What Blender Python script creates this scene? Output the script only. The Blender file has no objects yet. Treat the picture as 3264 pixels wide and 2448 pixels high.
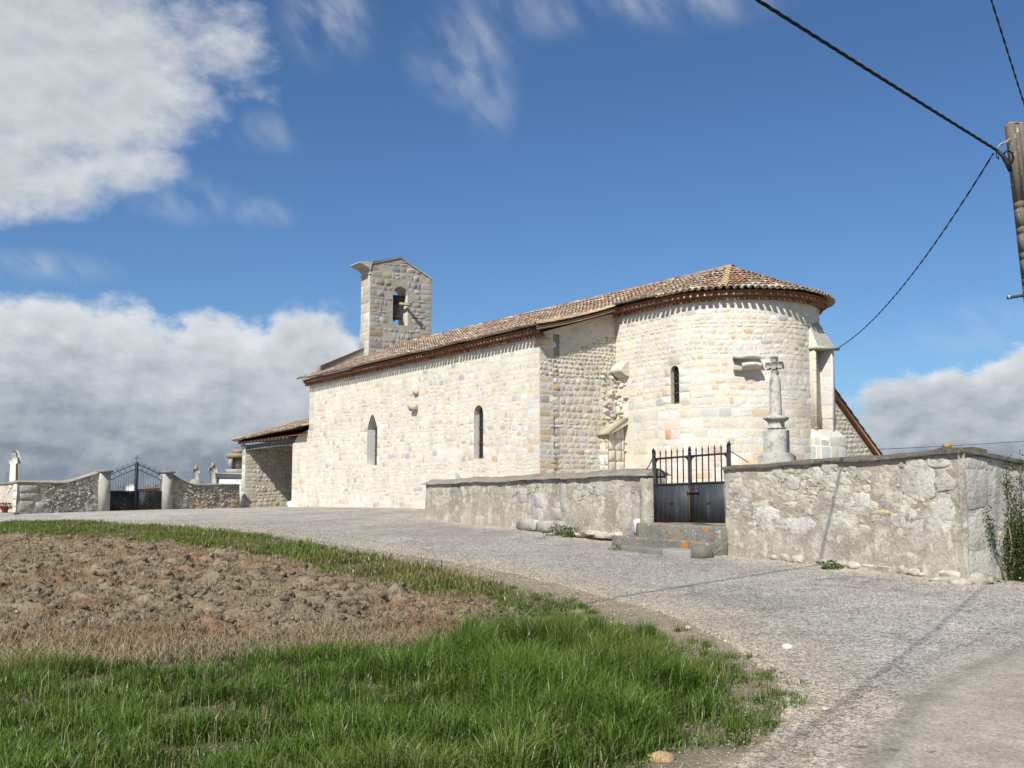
import bpy, bmesh, math, random
import numpy as np
from mathutils import Vector, Matrix
from mathutils.geometry import tessellate_polygon

S = bpy.context.scene
COL = S.collection
R = math.radians
rnd = random.Random(7)
rng = np.random.default_rng(7)

# ------------------------------------------------------------------ camera
cam_d = bpy.data.cameras.new('camera')
cam_d.sensor_width = 36.0
cam_d.lens = 36.0 * 3300 / 3264
cam_d.clip_start = 0.1
cam_d.clip_end = 12000
cam = bpy.data.objects.new('camera', cam_d)
COL.objects.link(cam)
cam.location = (0, 0, 1.6)
cam.rotation_euler = (R(90 + 5.813), 0, 0)
S.camera = cam

# ------------------------------------------------------------------ light
SUN_EL = 44.5
SUN_FROM = (-0.4416, -0.897)           # horizontal direction towards the sun
sun_d = bpy.data.lights.new('sun', 'SUN')
sun_d.energy = 4.2
sun_d.angle = R(0.53)
sun_d.color = (1.0, 0.96, 0.89)
sun = bpy.data.objects.new('sun', sun_d)
COL.objects.link(sun)
_v = Vector((SUN_FROM[0] * math.cos(R(SUN_EL)), SUN_FROM[1] * math.cos(R(SUN_EL)), math.sin(R(SUN_EL))))
sun.rotation_euler = _v.to_track_quat('Z', 'Y').to_euler()
sun.location = (-10, -20, 30)

S.view_settings.view_transform = 'Standard'
S.view_settings.look = 'None'
S.view_settings.exposure = 0.45
S.view_settings.gamma = 1
S.view_settings.use_curve_mapping = False


class NT:
    """small helper to write node trees"""
    def __init__(self, tree):
        self.t = tree; self.n = tree.nodes; self.l = tree.links
        self.n.clear()
    def node(self, kind, **kw):
        nd = self.n.new(kind)
        for k, v in kw.items():
            setattr(nd, k, v)
        return nd
    def put(self, sock, v):
        if isinstance(v, bpy.types.NodeSocket):
            self.l.new(v, sock)
        elif v is not None:
            if isinstance(v, (tuple, list)) and len(v) == 3 and sock.type == 'RGBA':
                v = (*v, 1)
            sock.default_value = v
    def math(self, op, a, b=None, c=None, clamp=False):
        nd = self.node('ShaderNodeMath', operation=op); nd.use_clamp = clamp
        self.put(nd.inputs[0], a)
        if b is not None: self.put(nd.inputs[1], b)
        if c is not None: self.put(nd.inputs[2], c)
        return nd.outputs[0]
    def vmath(self, op, a, b=None):
        nd = self.node('ShaderNodeVectorMath', operation=op)
        self.put(nd.inputs[0], a)
        if b is not None: self.put(nd.inputs[1], b)
        return nd.outputs['Value'] if op in ('LENGTH', 'DOT_PRODUCT') else nd.outputs[0]
    def mix(self, f, a, b, blend='MIX'):
        nd = self.node('ShaderNodeMix', data_type='RGBA', blend_type=blend)
        self.put(nd.inputs[0], f); self.put(nd.inputs[6], a); self.put(nd.inputs[7], b)
        return nd.outputs[2]
    def noise(self, vec, scale, detail=3, rough=0.55, dist=0.0, dims='3D'):
        nd = self.node('ShaderNodeTexNoise', noise_dimensions=dims)
        if vec is not None: self.put(nd.inputs['Vector'], vec)
        nd.inputs['Scale'].default_value = scale
        nd.inputs['Detail'].default_value = detail
        nd.inputs['Roughness'].default_value = rough
        nd.inputs['Distortion'].default_value = dist
        return nd.outputs[0]
    def voronoi(self, vec, scale, feature='F1', out='Distance', rand=1.0):
        nd = self.node('ShaderNodeTexVoronoi', feature=feature)
        if vec is not None: self.put(nd.inputs['Vector'], vec)
        nd.inputs['Scale'].default_value = scale
        nd.inputs['Randomness'].default_value = rand
        return nd.outputs[out]
    def ramp(self, f, lo, hi, a=0.0, b=1.0, smooth=True):
        nd = self.node('ShaderNodeMapRange', interpolation_type='SMOOTHSTEP' if smooth else 'LINEAR')
        self.put(nd.inputs[0], f); self.put(nd.inputs[1], lo); self.put(nd.inputs[2], hi)
        self.put(nd.inputs[3], a); self.put(nd.inputs[4], b)
        return nd.outputs[0]


# ------------------------------------------------------------------ sky
def make_world():
    w = bpy.data.worlds.new('World'); S.world = w; w.use_nodes = True
    T = NT(w.node_tree)
    out = T.node('ShaderNodeOutputWorld')
    sky = T.node('ShaderNodeTexSky', sky_type='NISHITA')
    sky.sun_disc = False
    sky.sun_elevation = R(SUN_EL)
    sky.sun_rotation = math.atan2(SUN_FROM[0], SUN_FROM[1])
    sky.altitude = 200; sky.air_density = 1.0; sky.dust_density = 0.4; sky.ozone_density = 2.0
    geo = T.node('ShaderNodeTexCoord').outputs['Generated']
    sep = T.node('ShaderNodeSeparateXYZ'); T.put(sep.inputs[0], geo)
    az = T.math('MULTIPLY', T.math('ARCTAN2', sep.outputs[0], sep.outputs[1]), 57.29578)
    el = T.math('MULTIPLY', T.math('ARCSINE', sep.outputs[2]), 57.29578)
    cmb = T.node('ShaderNodeCombineXYZ'); T.put(cmb.inputs[0], az); T.put(cmb.inputs[1], el)
    P = cmb.outputs[0]
    # billow warp
    cst = T.node('ShaderNodeCombineXYZ'); T.put(cst.inputs[0], az); T.put(cst.inputs[1], T.math('MULTIPLY', el, 1.5))
    N = cst.outputs[0]
    def fbm_at(off):
        v = T.vmath('ADD', N, off)
        return T.math('ADD', T.math('MULTIPLY', T.math('SUBTRACT', T.noise(v, 0.13, 3, 0.5, 0.15), 0.5), 1.15),
                      T.math('MULTIPLY', T.math('SUBTRACT', T.noise(v, 0.42, 8, 0.60, 0.0), 0.5), 0.95))
    blobs = [(-24.0, 20.8, 8.0, 5.6, 1.35), (-27, 15.8, 6.4, 3.0, 1.15), (-21.6, 16.8, 4.8, 2.2, .95), (-17.0, 23.4, 5.2, 3.2, .72), (-15.2, 21.2, 2.6, 1.4, .5),
             (-34, 20, 9, 8, 1.0),
             (-25.0, 6.0, 7, 4.4, 1.0), (-17.5, 4.6, 8, 4.2, .95), (-11.0, 6.9, 3.6, 3.4, 1.0), (-15.5, 8.4, 3.0, 1.6, .62), (-8.5, 3.6, 6, 3.4, .8), (-20, 1.2, 18, 3.2, 1.25), (-22, 3.4, 8, 3, 1.25),
             (22.6, 3.8, 6.4, 2.5, .85), (26.8, 5.0, 4.4, 2.4, .7), (23.5, 1.0, 9, 2.6, .9), (33, 3, 7, 4, .9),
             (-40, 12, 9, 12, .9), (42, 10, 9, 7, .8), (-75, 18, 22, 12, 1.), (-120, 30, 25, 14, .9), (150, 25, 30, 14, .9), (90, 20, 25, 12, .8)]
    def cover(bl, P_):
        cov = None
        for (a0, e0, rx, ry, wt) in bl:
            d = T.vmath('MULTIPLY', T.vmath('SUBTRACT', P_, (a0, e0, 0)), (1 / rx, 1 / ry, 0))
            v = T.ramp(T.vmath('LENGTH', d), 0.25, 1.45, wt, 0.0)
            cov = v if cov is None else T.math('MAXIMUM', cov, v)
        return cov
    f0 = fbm_at((0, 0, 0)); f1 = fbm_at((-0.35, 0.95, 0))
    cov = cover(blobs, P)
    dens = T.math('ADD', cov, f0)
    mask = T.ramp(dens, 0.33, T.ramp(el, 7, 15, 0.62, 1.08))
    # sunlit tops against shaded undersides: density falls off towards the light
    emb = T.math('ADD', T.math('MULTIPLY', T.math('SUBTRACT', f0, f1), T.ramp(el, 6, 15, 1.05, .6)), T.math('MULTIPLY', T.ramp(dens, .34, .95, 1, 0), T.ramp(el, 1, 7, 0, .36)))
    lift = T.ramp(el, 0.0, 8.5)
    core = T.ramp(dens, 0.75, 1.5)
    b = T.math('ADD', T.math('ADD', T.math('MULTIPLY', lift, 0.48), 0.215), emb)
    b = T.math('SUBTRACT', b, T.math('MULTIPLY', core, T.ramp(el, 4, 14, 0.20, 0.06)), clamp=True)
    ccol = T.mix(b, (0.225, 0.27, 0.335), (0.76, 0.785, 0.81))
    wisps = [(-2.8, 23.4, 2.8, 2.4, .62), (-1.2, 21.6, 1.4, 2.6, .35), (-10.6, 25.2, 2.4, 2.4, .66), (10, 26.5, 6.0, 1.9, .62), (-13.6, 19.0, 1.8, 1.1, .4), (-14.2, 14.8, 2.2, .8, .4), (-18, 15.2, 3, 1.2, .5), (-25, 11.2, 3.5, .8, .55), (2, 25.8, 6, 1.4, .35), (24.5, 8.2, 5, 1.2, .4)]
    wst = T.node('ShaderNodeCombineXYZ'); T.put(wst.inputs[0], T.math('MULTIPLY', T.math('ADD', az, T.math('MULTIPLY', el, .6)), 1.2)); T.put(wst.inputs[1], T.math('MULTIPLY', el, .75))
    wn = T.noise(wst.outputs[0], 0.36, 5, 0.52, 0.25)
    wm = T.math('MULTIPLY', T.ramp(wn, 0.30, 0.78), cover(wisps, P))
    bg1 = T.node('ShaderNodeBackground'); bg2 = T.node('ShaderNodeBackground')
    tint = T.mix(1.0, sky.outputs[0], (0.61, 0.86, 1.13), 'MULTIPLY')
    T.put(bg1.inputs[0], tint); bg1.inputs[1].default_value = 0.066
    T.put(bg2.inputs[0], ccol); bg2.inputs[1].default_value = 0.74
    mx = T.node('ShaderNodeMixShader')
    tot = T.math('MAXIMUM', T.math('MULTIPLY', mask, 0.97), T.math('MULTIPLY', wm, 0.72))
    T.put(mx.inputs[0], tot); T.l.new(bg1.outputs[0], mx.inputs[1]); T.l.new(bg2.outputs[0], mx.inputs[2])
    T.l.new(mx.outputs[0], out.inputs[0])


make_world()

# ------------------------------------------------------------------ numeric noise
def _hash(ix, iy, iz, seed):
    h = (ix * 374761393 + iy * 668265263 + iz * 2147483647 + seed * 974634631) & 0xFFFFFFFF
    h = ((h ^ (h >> 13)) * 1274126177) & 0xFFFFFFFF
    return ((h ^ (h >> 16)) & 0xFFFF) / 65535.0
def vnoise(x, y, seed=0, z=None):
    x = np.asarray(x, float); y = np.asarray(y, float)
    ix = np.floor(x).astype(np.int64); iy = np.floor(y).astype(np.int64)
    fx = x - ix; fy = y - iy
    fx = fx * fx * (3 - 2 * fx); fy = fy * fy * (3 - 2 * fy)
    if z is None:
        h = lambda a, b: _hash(ix + a, iy + b, 0, seed)
        return (h(0, 0) * (1 - fx) + h(1, 0) * fx) * (1 - fy) + (h(0, 1) * (1 - fx) + h(1, 1) * fx) * fy
    z = np.asarray(z, float); iz = np.floor(z).astype(np.int64); fz = z - iz; fz = fz * fz * (3 - 2 * fz)
    r = 0
    for c in (0, 1):
        h = lambda a, b: _hash(ix + a, iy + b, iz + c, seed)
        q = (h(0, 0) * (1 - fx) + h(1, 0) * fx) * (1 - fy) + (h(0, 1) * (1 - fx) + h(1, 1) * fx) * fy
        r = r + q * (fz if c else 1 - fz)
    return r
def fbm(x, y, seed=0, octs=4, gain=.5, z=None):
    s = 0; a = 1; t = 0
    for o in range(octs):
        k = 2 ** o
        s = s + a * vnoise(np.asarray(x) * k, np.asarray(y) * k, seed + o * 17, None if z is None else np.asarray(z) * k); t += a; a *= gain
    return s / t

# ------------------------------------------------------------------ terrain height
CP = np.array([(0,0,0),(-8,0,.0),(8,0,0),(0,6.2,0),(4,8,.03),(-6,8,.0),(-14,12,0.05),(6.6,15.2,.26),(3.55,20.9,.36),(-2.77,33,.68),
(.9,33,.78),(-3.41,39.47,.86),(-10.6,50.4,.74),(-14.7,56.5,.58),(-18.5,51,.57),(-22.3,46.7,.47),
(-19.4,39.3,.35),(-10.6,33.9,.45),(-6.3,28.3,.4),(-2.8,21.4,.3),(-.7,17.1,.2),(.7,13.6,.12),(1.57,11,.06),(1.6,8.1,.02),
(-12,25,.22),(-20,25,.15),(-30,40,.25),(7,33,1.0),(12,36,1.0),(12,24,.6),(9,17,.3),(12,14,.15),(14,6,0),(-8,17,.12),(-30,15,0),(0,55,.8),(-20,65,.4),(15,60,.7),(-40,60,.2),(30,40,.6),(30,10,0),(-15,-10,0),(15,-10,0)])
def _tps(r2):
    return np.where(r2 > 1e-9, .5 * r2 * np.log(r2 + 1e-12), 0)
def _fit():
    P = CP[:, :2]; n = len(P); D = ((P[:, None] - P[None]) ** 2).sum(-1)
    A = np.zeros((n + 3, n + 3)); A[:n, :n] = _tps(D) + np.eye(n) * 3.0; A[:n, n] = 1; A[:n, n + 1:] = P; A[n, :n] = 1; A[n + 1:, :n] = P.T
    return np.linalg.solve(A, np.r_[CP[:, 2], 0, 0, 0])
WT = _fit()
def H(x, y):
    x = np.asarray(x, float); y = np.asarray(y, float)
    xc = np.clip(x, -45, 40); yc = np.clip(y, -25, 75)
    z = WT[-3] + WT[-2] * xc + WT[-1] * yc
    for (px, py, _), w in zip(CP, WT):
        z = z + w * _tps((xc - px) ** 2 + (yc - py) ** 2)
    r = np.hypot(x + 3, y - 28)
    t = np.clip((r - 42) / 260, 0, 1); t = t * t * (3 - 2 * t)
    far = -9 + 5 * fbm(x / 400, y / 400, 5, 3)
    return z * (1 - t) + far * t
def Hs(x, y): return float(H(np.array([x]), np.array([y]))[0])

def lerp(a, b, t): return a + (b - a) * t

# ------------------------------------------------------------------ mesh helpers
class MB:
    """collects faces with one colour each and links them as ONE mesh object"""
    def __init__(self): self.v = []; self.f = []; self.c = []; self.nv = 0
    def add(self, verts, faces, col=(.5, .5, .5)):
        b = self.nv
        self.v.extend([tuple(map(float, p)) for p in verts]); self.nv += len(verts)
        single = not isinstance(col[0], (tuple, list, np.ndarray))
        for i, f in enumerate(faces):
            self.f.append([k + b for k in f]); self.c.append(tuple(col) if single else tuple(col[i]))
    def box(self, lo, hi, fn=None, col=(.5, .5, .5)):
        (x0, y0, z0), (x1, y1, z1) = lo, hi
        p = [(x0,y0,z0),(x1,y0,z0),(x1,y1,z0),(x0,y1,z0),(x0,y0,z1),(x1,y0,z1),(x1,y1,z1),(x0,y1,z1)]
        if fn: p = [fn(*q) for q in p]
        self.add(p, [(0,3,2,1),(4,5,6,7),(0,1,5,4),(1,2,6,5),(2,3,7,6),(3,0,4,7)], col)
    def tube(self, pts, rad, seg=6, col=(.5, .5, .5), cap=True):
        pts = [Vector(p) for p in pts]; n = len(pts); rs = rad if isinstance(rad, (list, tuple)) else [rad] * n
        vs = []
        for i, p in enumerate(pts):
            d = (pts[min(i + 1, n - 1)] - pts[max(i - 1, 0)]).normalized()
            up = Vector((0, 0, 1)) if abs(d.z) < .95 else Vector((1, 0, 0))
            s = d.cross(up).normalized(); u = s.cross(d)
            for k in range(seg):
                t = 2 * math.pi * k / seg
                vs.append(p + (s * math.cos(t) + u * math.sin(t)) * rs[i])
        fs = [(i * seg + k, i * seg + (k + 1) % seg, (i + 1) * seg + (k + 1) % seg, (i + 1) * seg + k) for i in range(n - 1) for k in range(seg)]
        if cap: fs += [tuple(range(seg - 1, -1, -1)), tuple((n - 1) * seg + k for k in range(seg))]
        self.add(vs, fs, col)
    def prism(self, poly, fn, d0, d1, col=(.5, .5, .5)):
        """poly: list of (u,z); fn(u,z,d)"""
        n = len(poly)
        vs = [fn(u, z, d0) for u, z in poly] + [fn(u, z, d1) for u, z in poly]
        fs = [(k, (k + 1) % n, n + (k + 1) % n, n + k) for k in range(n)]
        tri = tessellate_polygon([[Vector((u, z, 0)) for u, z in poly]])
        fs += [tuple(t) for t in tri] + [tuple(n + k for k in reversed(t)) for t in tri]
        self.add(vs, fs, col)
    def grid(self, P, col=(.5, .5, .5), wrap=False):
        P = np.asarray(P); m, n = P.shape[:2]
        fs = []
        for i in range(m - 1):
            for j in range(n - 1 + (1 if wrap else 0)):
                j2 = (j + 1) % n
                fs.append((i * n + j, i * n + j2, (i + 1) * n + j2, (i + 1) * n + j))
        self.add(P.reshape(-1, 3), fs, col)
    def build(self, name, mat, parent=None, smooth=False):
        o = mesh_obj(name, np.array(self.v), self.f, np.array(self.c), mat, smooth)
        if parent is not None: attach(o, parent)
        return o

def mesh_obj(name, V, F, C, mat, smooth=False, per_vertex=False):
    me = bpy.data.meshes.new(name)
    if isinstance(F, np.ndarray):
        k = F.shape[1]; nl = F.size; np_ = len(F)
        me.vertices.add(len(V)); me.vertices.foreach_set('co', np.ascontiguousarray(V, dtype=np.float32).ravel())
        me.loops.add(nl); me.loops.foreach_set('vertex_index', np.ascontiguousarray(F, dtype=np.int32).ravel())
        me.polygons.add(np_); me.polygons.foreach_set('loop_start', np.arange(0, nl, k, dtype=np.int32))
        me.update(calc_edges=True)
        lens = np.full(np_, k)
        lv = F.ravel()
    else:
        lens = np.array([len(f) for f in F]); lv = np.concatenate([np.asarray(f) for f in F]) if len(F) else np.zeros(0, int)
        me.vertices.add(len(V)); me.vertices.foreach_set('co', np.ascontiguousarray(V, dtype=np.float32).ravel())
        me.loops.add(len(lv)); me.loops.foreach_set('vertex_index', lv.astype(np.int32))
        me.polygons.add(len(F)); me.polygons.foreach_set('loop_start', np.r_[0, np.cumsum(lens)[:-1]].astype(np.int32))
        me.update(calc_edges=True)
    if C is not None:
        at = me.color_attributes.new('Col', 'FLOAT_COLOR', 'CORNER')
        cc = C[lv] if per_vertex else np.repeat(C, lens, axis=0)
        at.data.foreach_set('color', (cc if cc.shape[1] == 4 else np.c_[cc, np.ones(len(cc))]).astype(np.float32).ravel())
    if smooth: me.polygons.foreach_set('use_smooth', np.ones(len(lens), dtype=bool))
    me.validate()
    me.materials.append(mat)
    o = bpy.data.objects.new(name, me); COL.objects.link(o)
    return o

def attach(o, parent):
    o.parent = parent
    o.matrix_parent_inverse = Matrix.Translation(-Vector(parent.location))
def sub(o, part):
    """part of a part: both hold world coordinates"""
    o.parent = part
    o.matrix_parent_inverse = Matrix.Identity(4)
def tag(o, label, cat, group=None, kind=None):
    if label: o['label'] = label
    if cat: o['category'] = cat
    if group: o['group'] = group
    if kind: o['kind'] = kind
    return o
def thing(name, label, cat, loc=(0, 0, 0), group=None):
    o = bpy.data.objects.new(name, None); COL.objects.link(o)
    o.empty_display_size = .3; o.location = loc
    return tag(o, label, cat, group)
def structure(o): o['kind'] = 'structure'; return o

# ------------------------------------------------------------------ materials
def base_mat(name):
    m = bpy.data.materials.new(name); m.use_nodes = True
    T = NT(m.node_tree)
    out = T.node('ShaderNodeOutputMaterial'); b = T.node('ShaderNodeBsdfPrincipled')
    T.l.new(b.outputs[0], out.inputs[0])
    b.inputs['Roughness'].default_value = .9
    b.inputs['Specular IOR Level'].default_value = .25
    return m, T, b, out
def mat_col(name, var=.25, scale=3.0, fine=30.0, finevar=.25, bump=.25, bscale=25.0, bdist=.02, rough=.92, spots=(), spec=.2, metal=0.0, stretch=None):
    """colour comes from the 'Col' attribute, weathered by noise"""
    m, T, b, out = base_mat(name)
    co = T.node('ShaderNodeTexCoord').outputs['Object']
    if stretch:
        co = T.vmath('MULTIPLY', co, stretch)
    at = T.node('ShaderNodeAttribute', attribute_name='Col').outputs['Color']
    n1 = T.noise(co, scale, 5, .6); n2 = T.noise(co, fine, 4, .65)
    k = T.math('ADD', T.ramp(n1, .25, .75, 1 - var, 1 + var, False), T.ramp(n2, .25, .75, -finevar, finevar, False))
    mul = T.node('ShaderNodeVectorMath', operation='SCALE'); T.put(mul.inputs[0], at); T.put(mul.inputs[3], k)
    c = mul.outputs[0]
    for (sc, lo, hi, colr, amt) in spots:
        n = T.noise(co, sc, 5, .62)
        c = T.mix(T.ramp(n, lo, hi, 0, amt), c, colr)
    T.put(b.inputs['Base Color'], c)
    b.inputs['Roughness'].default_value = rough
    b.inputs['Specular IOR Level'].default_value = spec
    b.inputs['Metallic'].default_value = metal
    if bump:
        bp = T.node('ShaderNodeBump'); bp.inputs['Strength'].default_value = bump; bp.inputs['Distance'].default_value = bdist
        T.put(bp.inputs['Height'], T.noise(co, bscale, 5, .65))
        T.l.new(bp.outputs[0], b.inputs['Normal'])
    return m

# ------------------------------------------------------------------ church frame: a = along the nave to the west, n = into the building
C0 = np.array([.879, 33.0, 0.0])
A3 = np.array([-.55226, .83367, 0.0])
N3 = np.array([.83367, .55226, 0.0])
Z3 = np.array([0, 0, 1.0])
def L(a, n, z): return C0 + a * A3 + n * N3 + np.array([0, 0, z])
LA = 18.92                 # nave length
NS = 3.16                  # choir south wall
AC = -2.56                 # apse centre along the axis
RA = 2.84                  # apse radius
CC = L(AC, NS + RA, 0)

CREAM = [(.68, .625, .525), (.69, .65, .565), (.65, .59, .48), (.70, .67, .60), (.63, .58, .49), (.72, .695, .64)]
GREY = [(.55, .54, .51), (.44, .44, .42), (.62, .60, .56), (.60, .59, .55), (.50, .49, .46)]
OCHRE = [(.65, .56, .41), (.63, .54, .42), (.67, .60, .47), (.60, .47, .31)]
PINK = [(.64, .53, .46), (.60, .46, .38), (.64, .55, .49)]
def pal(r, wts=(.66, .17, .10, .07), dim=1.0, desat=0.0):
    t = r.random()
    src = CREAM if t < wts[0] else GREY if t < wts[0] + wts[1] else OCHRE if t < wts[0] + wts[1] + wts[2] else PINK
    c = np.array(r.choice(src)) * dim * r.uniform(.93, 1.05)
    g = c.mean()
    return tuple(c * (1 - desat) + g * desat)

def stone(mb, P, cu, cz, w, h, r, thick, rough, col, n=10, p=4.0, jit=.06, tilt=0.0, edge=.0015):
    outer = []; inner = []
    ph = r.uniform(-.15, .15)
    ins = min(.022, .2 * min(w, h)); qx = 1 - 2 * ins / w; qz = 1 - 2 * ins / h
    lx, lz = r.uniform(-1, 1) * rough * .6, r.uniform(-1, 1) * rough * .6
    for k in range(n):
        t = 2 * math.pi * (k + .5) / n + ph
        c, s = math.cos(t), math.sin(t)
        x = math.copysign(abs(c) ** (2 / p), c) * w / 2 * (1 + r.uniform(-jit, jit))
        z = math.copysign(abs(s) ** (2 / p), s) * h / 2 * (1 + r.uniform(-jit, jit))
        outer.append(P(cu + x, cz + z + tilt * x, edge))
        q = r.uniform(-.03, .03)
        o = edge + max(.0008, thick * (1 + lx * x / w * 2 + lz * z / h * 2 + rough * .5 * r.uniform(-1, 1)))
        inner.append(P(cu + x * (qx + q), cz + z * (qz + q) + tilt * x, o))
    ctr = P(cu + r.uniform(-.15, .15) * w, cz + r.uniform(-.15, .15) * h, edge + thick * (1.05 + rough * r.uniform(-.6, .8)))
    fs = [(k, (k + 1) % n, n + (k + 1) % n, n + k) for k in range(n)]
    fs += [(n + k, n + (k + 1) % n, 2 * n) for k in range(n)]
    mb.add(outer + inner + [ctr], fs, col)

def masonry(mb, P, u0, u1, zb, zt, r, hr=(.15, .28), wr=(.18, .5), thick=.012, rough=.5, joint=.022, holes=(), quoin=(False, False),
            palette=None, skip=0.0, wob=.03, jit=.06, p=4.0, edge=.0015):
    """courses of individual stones; zb, zt are functions of u"""
    zmin = min(zb(u0), zb(u1), zb((u0 + u1) / 2)); zmax = max(zt(u) for u in np.linspace(u0, u1, 9))
    z = zmin - r.uniform(0, .1); alt = 0
    seed = r.randrange(9999)
    while z < zmax:
        h = r.uniform(*hr)
        if z < zmin + .9 and hr[1] > .22: h *= 1.1
        u = u0; first = True; alt ^= 1
        while u < u1 - .02:
            w = r.uniform(*wr) * (1 if h > .5 * sum(hr) else .8)
            big = False
            if first and quoin[0]: w = (.62 if alt else .34) + r.uniform(-.10, .12); big = True
            rest = u1 - u
            if quoin[1] and rest < .95:
                if rest > .70: w = rest - (.34 if alt else .62)
                else: w = rest; big = True
                if w < .07: w = rest; big = True
            elif rest < w + .08: w = rest
            uc = u + w / 2
            zc = z + h / 2 + (wob * (2 * vnoise(uc * 1.1, z * 1.3, seed) - 1) if not big else 0)
            hh = h
            if not big and wr[0] < .3 and r.random() < .10 and h > .25:     # two small stones in the place of one
                parts = [(zc - h * .25, h * .46), (zc + h * .25, h * .46)]
            else: parts = [(zc, hh)]
            for (pz, ph) in parts:
                top = pz + ph / 2; bot = pz - ph / 2
                lo = zb(uc); hi = zt(uc)
                if top > hi: top = hi
                if bot < lo - .05: bot = lo - .05
                if top - bot < .085: continue
                bad = False
                for (a0, a1, b0, b1) in holes:
                    if u + w > a0 + .01 and u < a1 - .01 and top > b0 + .01 and bot < b1 - .01: bad = True
                if bad: continue
                if r.random() < skip and not big: continue
                c = palette(r, big)
                stone(mb, P, uc, (top + bot) / 2, w - joint, top - bot - joint, r, thick * (.5 if big else r.uniform(.6, 1.4)), rough * (.25 if big else 1), c,
                      n=12 if big else 10, p=8 if big else p, jit=.012 if big else jit, tilt=0 if big else r.uniform(-.07, .07), edge=edge)
            u += w; first = False
        z += h

def wall_face(mb, us, zb, zt, P, openings=(), col=(.6, .55, .46), flip=False):
    """sheet of wall in columns; openings: (u0,u1,zsill,fn_top(u),depth)"""
    us = sorted(set([round(float(u), 4) for u in us] + [round(x, 4) for o in openings for x in np.linspace(o[0], o[1], 11)]))
    for i in range(len(us) - 1):
        a, b = us[i], us[i + 1]; m = (a + b) / 2
        segs = [((zb(a), zb(b)), (zt(a), zt(b)))]
        for o in openings:
            if o[0] < m < o[1]:
                segs = [((zb(a), zb(b)), (o[2], o[2])), ((o[3](a), o[3](b)), (zt(a), zt(b)))]
        for (lo, hi) in segs:
            k = max(1, int((hi[0] - lo[0]) / 1.2))
            for j in range(k):
                f0, f1 = j / k, (j + 1) / k
                q = [P(a, lo[0] + (hi[0] - lo[0]) * f0, 0), P(b, lo[1] + (hi[1] - lo[1]) * f0, 0), P(b, lo[1] + (hi[1] - lo[1]) * f1, 0), P(a, lo[0] + (hi[0] - lo[0]) * f1, 0)]
                mb.add(q, [(3, 2, 1, 0) if flip else (0, 1, 2, 3)], col)
    for o in openings:
        pts = [(o[0], o[2])] + [(u, o[3](u)) for u in np.linspace(o[0], o[1], 11)] + [(o[1], o[2])]
        n = len(pts)
        for i in range(n):
            (ua, za), (ub, zb_) = pts[i], pts[(i + 1) % n]
            mb.add([P(ua, za, 0), P(ub, zb_, 0), P(ub, zb_, -o[4]), P(ua, za, -o[4])], [(0, 1, 2, 3)], o[5] if len(o) > 5 else col)

def arch(u0, u1, spring, rise):
    c = (u0 + u1) / 2; hw = (u1 - u0) / 2
    return lambda u: spring + rise * math.sqrt(max(0, 1 - ((u - c) / hw) ** 2))
def point(u0, u1, spring, rise):
    c = (u0 + u1) / 2; hw = (u1 - u0) / 2
    return lambda u: spring + rise * (1 - (abs(u - c) / hw) ** 1.7)

M_lime = mat_col('limestone masonry', var=.12, scale=1.3, fine=24, finevar=.17, bump=.5, bscale=16, bdist=.04, spots=((11.0, .60, .72, (.36, .33, .28), .38), (2.3, .58, .74, (.56, .48, .35), .30), (.9, .55, .75, (.50, .47, .41), .28), (21.0, .63, .70, (.25, .23, .20), .4)))
M_rubble = mat_col('rough limestone rubble', var=.16, scale=2.0, fine=30, finevar=.2, bump=.8, bscale=18, bdist=.05, spots=((6.0, .64, .76, (.50, .42, .25), .35), (11.0, .64, .74, (.27, .26, .23), .4)))
M_grey = mat_col('weathered grey stone', var=.22, scale=1.7, fine=28, finevar=.2, bump=.7, bscale=16, bdist=.04, spots=((2.2, .55, .72, (.24, .23, .21), .5), (8.0, .62, .74, (.20, .20, .18), .45), (5.0, .70, .78, (.42, .30, .08), .5)))
M_render = mat_col('lime render', var=.08, scale=1.5, fine=20, finevar=.08, bump=.25, bscale=30)
M_tile = mat_col('terracotta canal tile', var=.22, scale=6, fine=34, finevar=.25, bump=.5, bscale=30, spots=((7.5, .58, .70, (.40, .37, .30), .75), (16.0, .62, .72, (.12, .11, .09), .55), (5.0, .72, .8, (.48, .30, .07), .6)))
M_brick = mat_col('brick red tile cornice', var=.2, scale=5, fine=30, finevar=.2, bump=.3, bscale=30)
M_wood = mat_col('dark weathered timber', var=.25, scale=3, fine=20, finevar=.3, bump=.4, bscale=14, stretch=(1, 1, 4))
M_iron = mat_col('dark painted iron', var=.15, scale=8, fine=40, finevar=.2, bump=.15, bscale=60, rough=.6, spec=.4, spots=((9.0, .62, .74, (.16, .06, .025), .6),))
M_bronze = mat_col('dull bronze', var=.2, scale=9, fine=30, finevar=.2, bump=.2, rough=.5, spec=.5, metal=.6)
M_glass = mat_col('dark window glass', var=.2, scale=6, fine=20, finevar=.1, bump=0, rough=.35, spec=.15)
M_lichen = mat_col('lichen covered stone', var=.3, scale=3, fine=26, finevar=.35, bump=.9, bscale=22, bdist=.04, spots=((7.0, .60, .70, (.52, .51, .47), .65), (2.6, .565, .63, (.48, .22, .02), .9), (12., .57, .7, (.09, .085, .07), .6)))
M_cop = mat_col('weathered coping stone', var=.25, scale=2.5, fine=30, finevar=.3, bump=.8, bscale=20, bdist=.04, spots=((6.0, .56, .70, (.33, .31, .27), .5), (9.0, .58, .7, (.06, .055, .045), .7), (4.5, .70, .78, (.42, .27, .05), .5)))

church = thing('church', 'pale limestone village church with bell gable, red tiled roofs and rounded apse', 'church', tuple(L(6, 4.5, .8)))
MORT = (.685, .62, .51)

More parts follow.
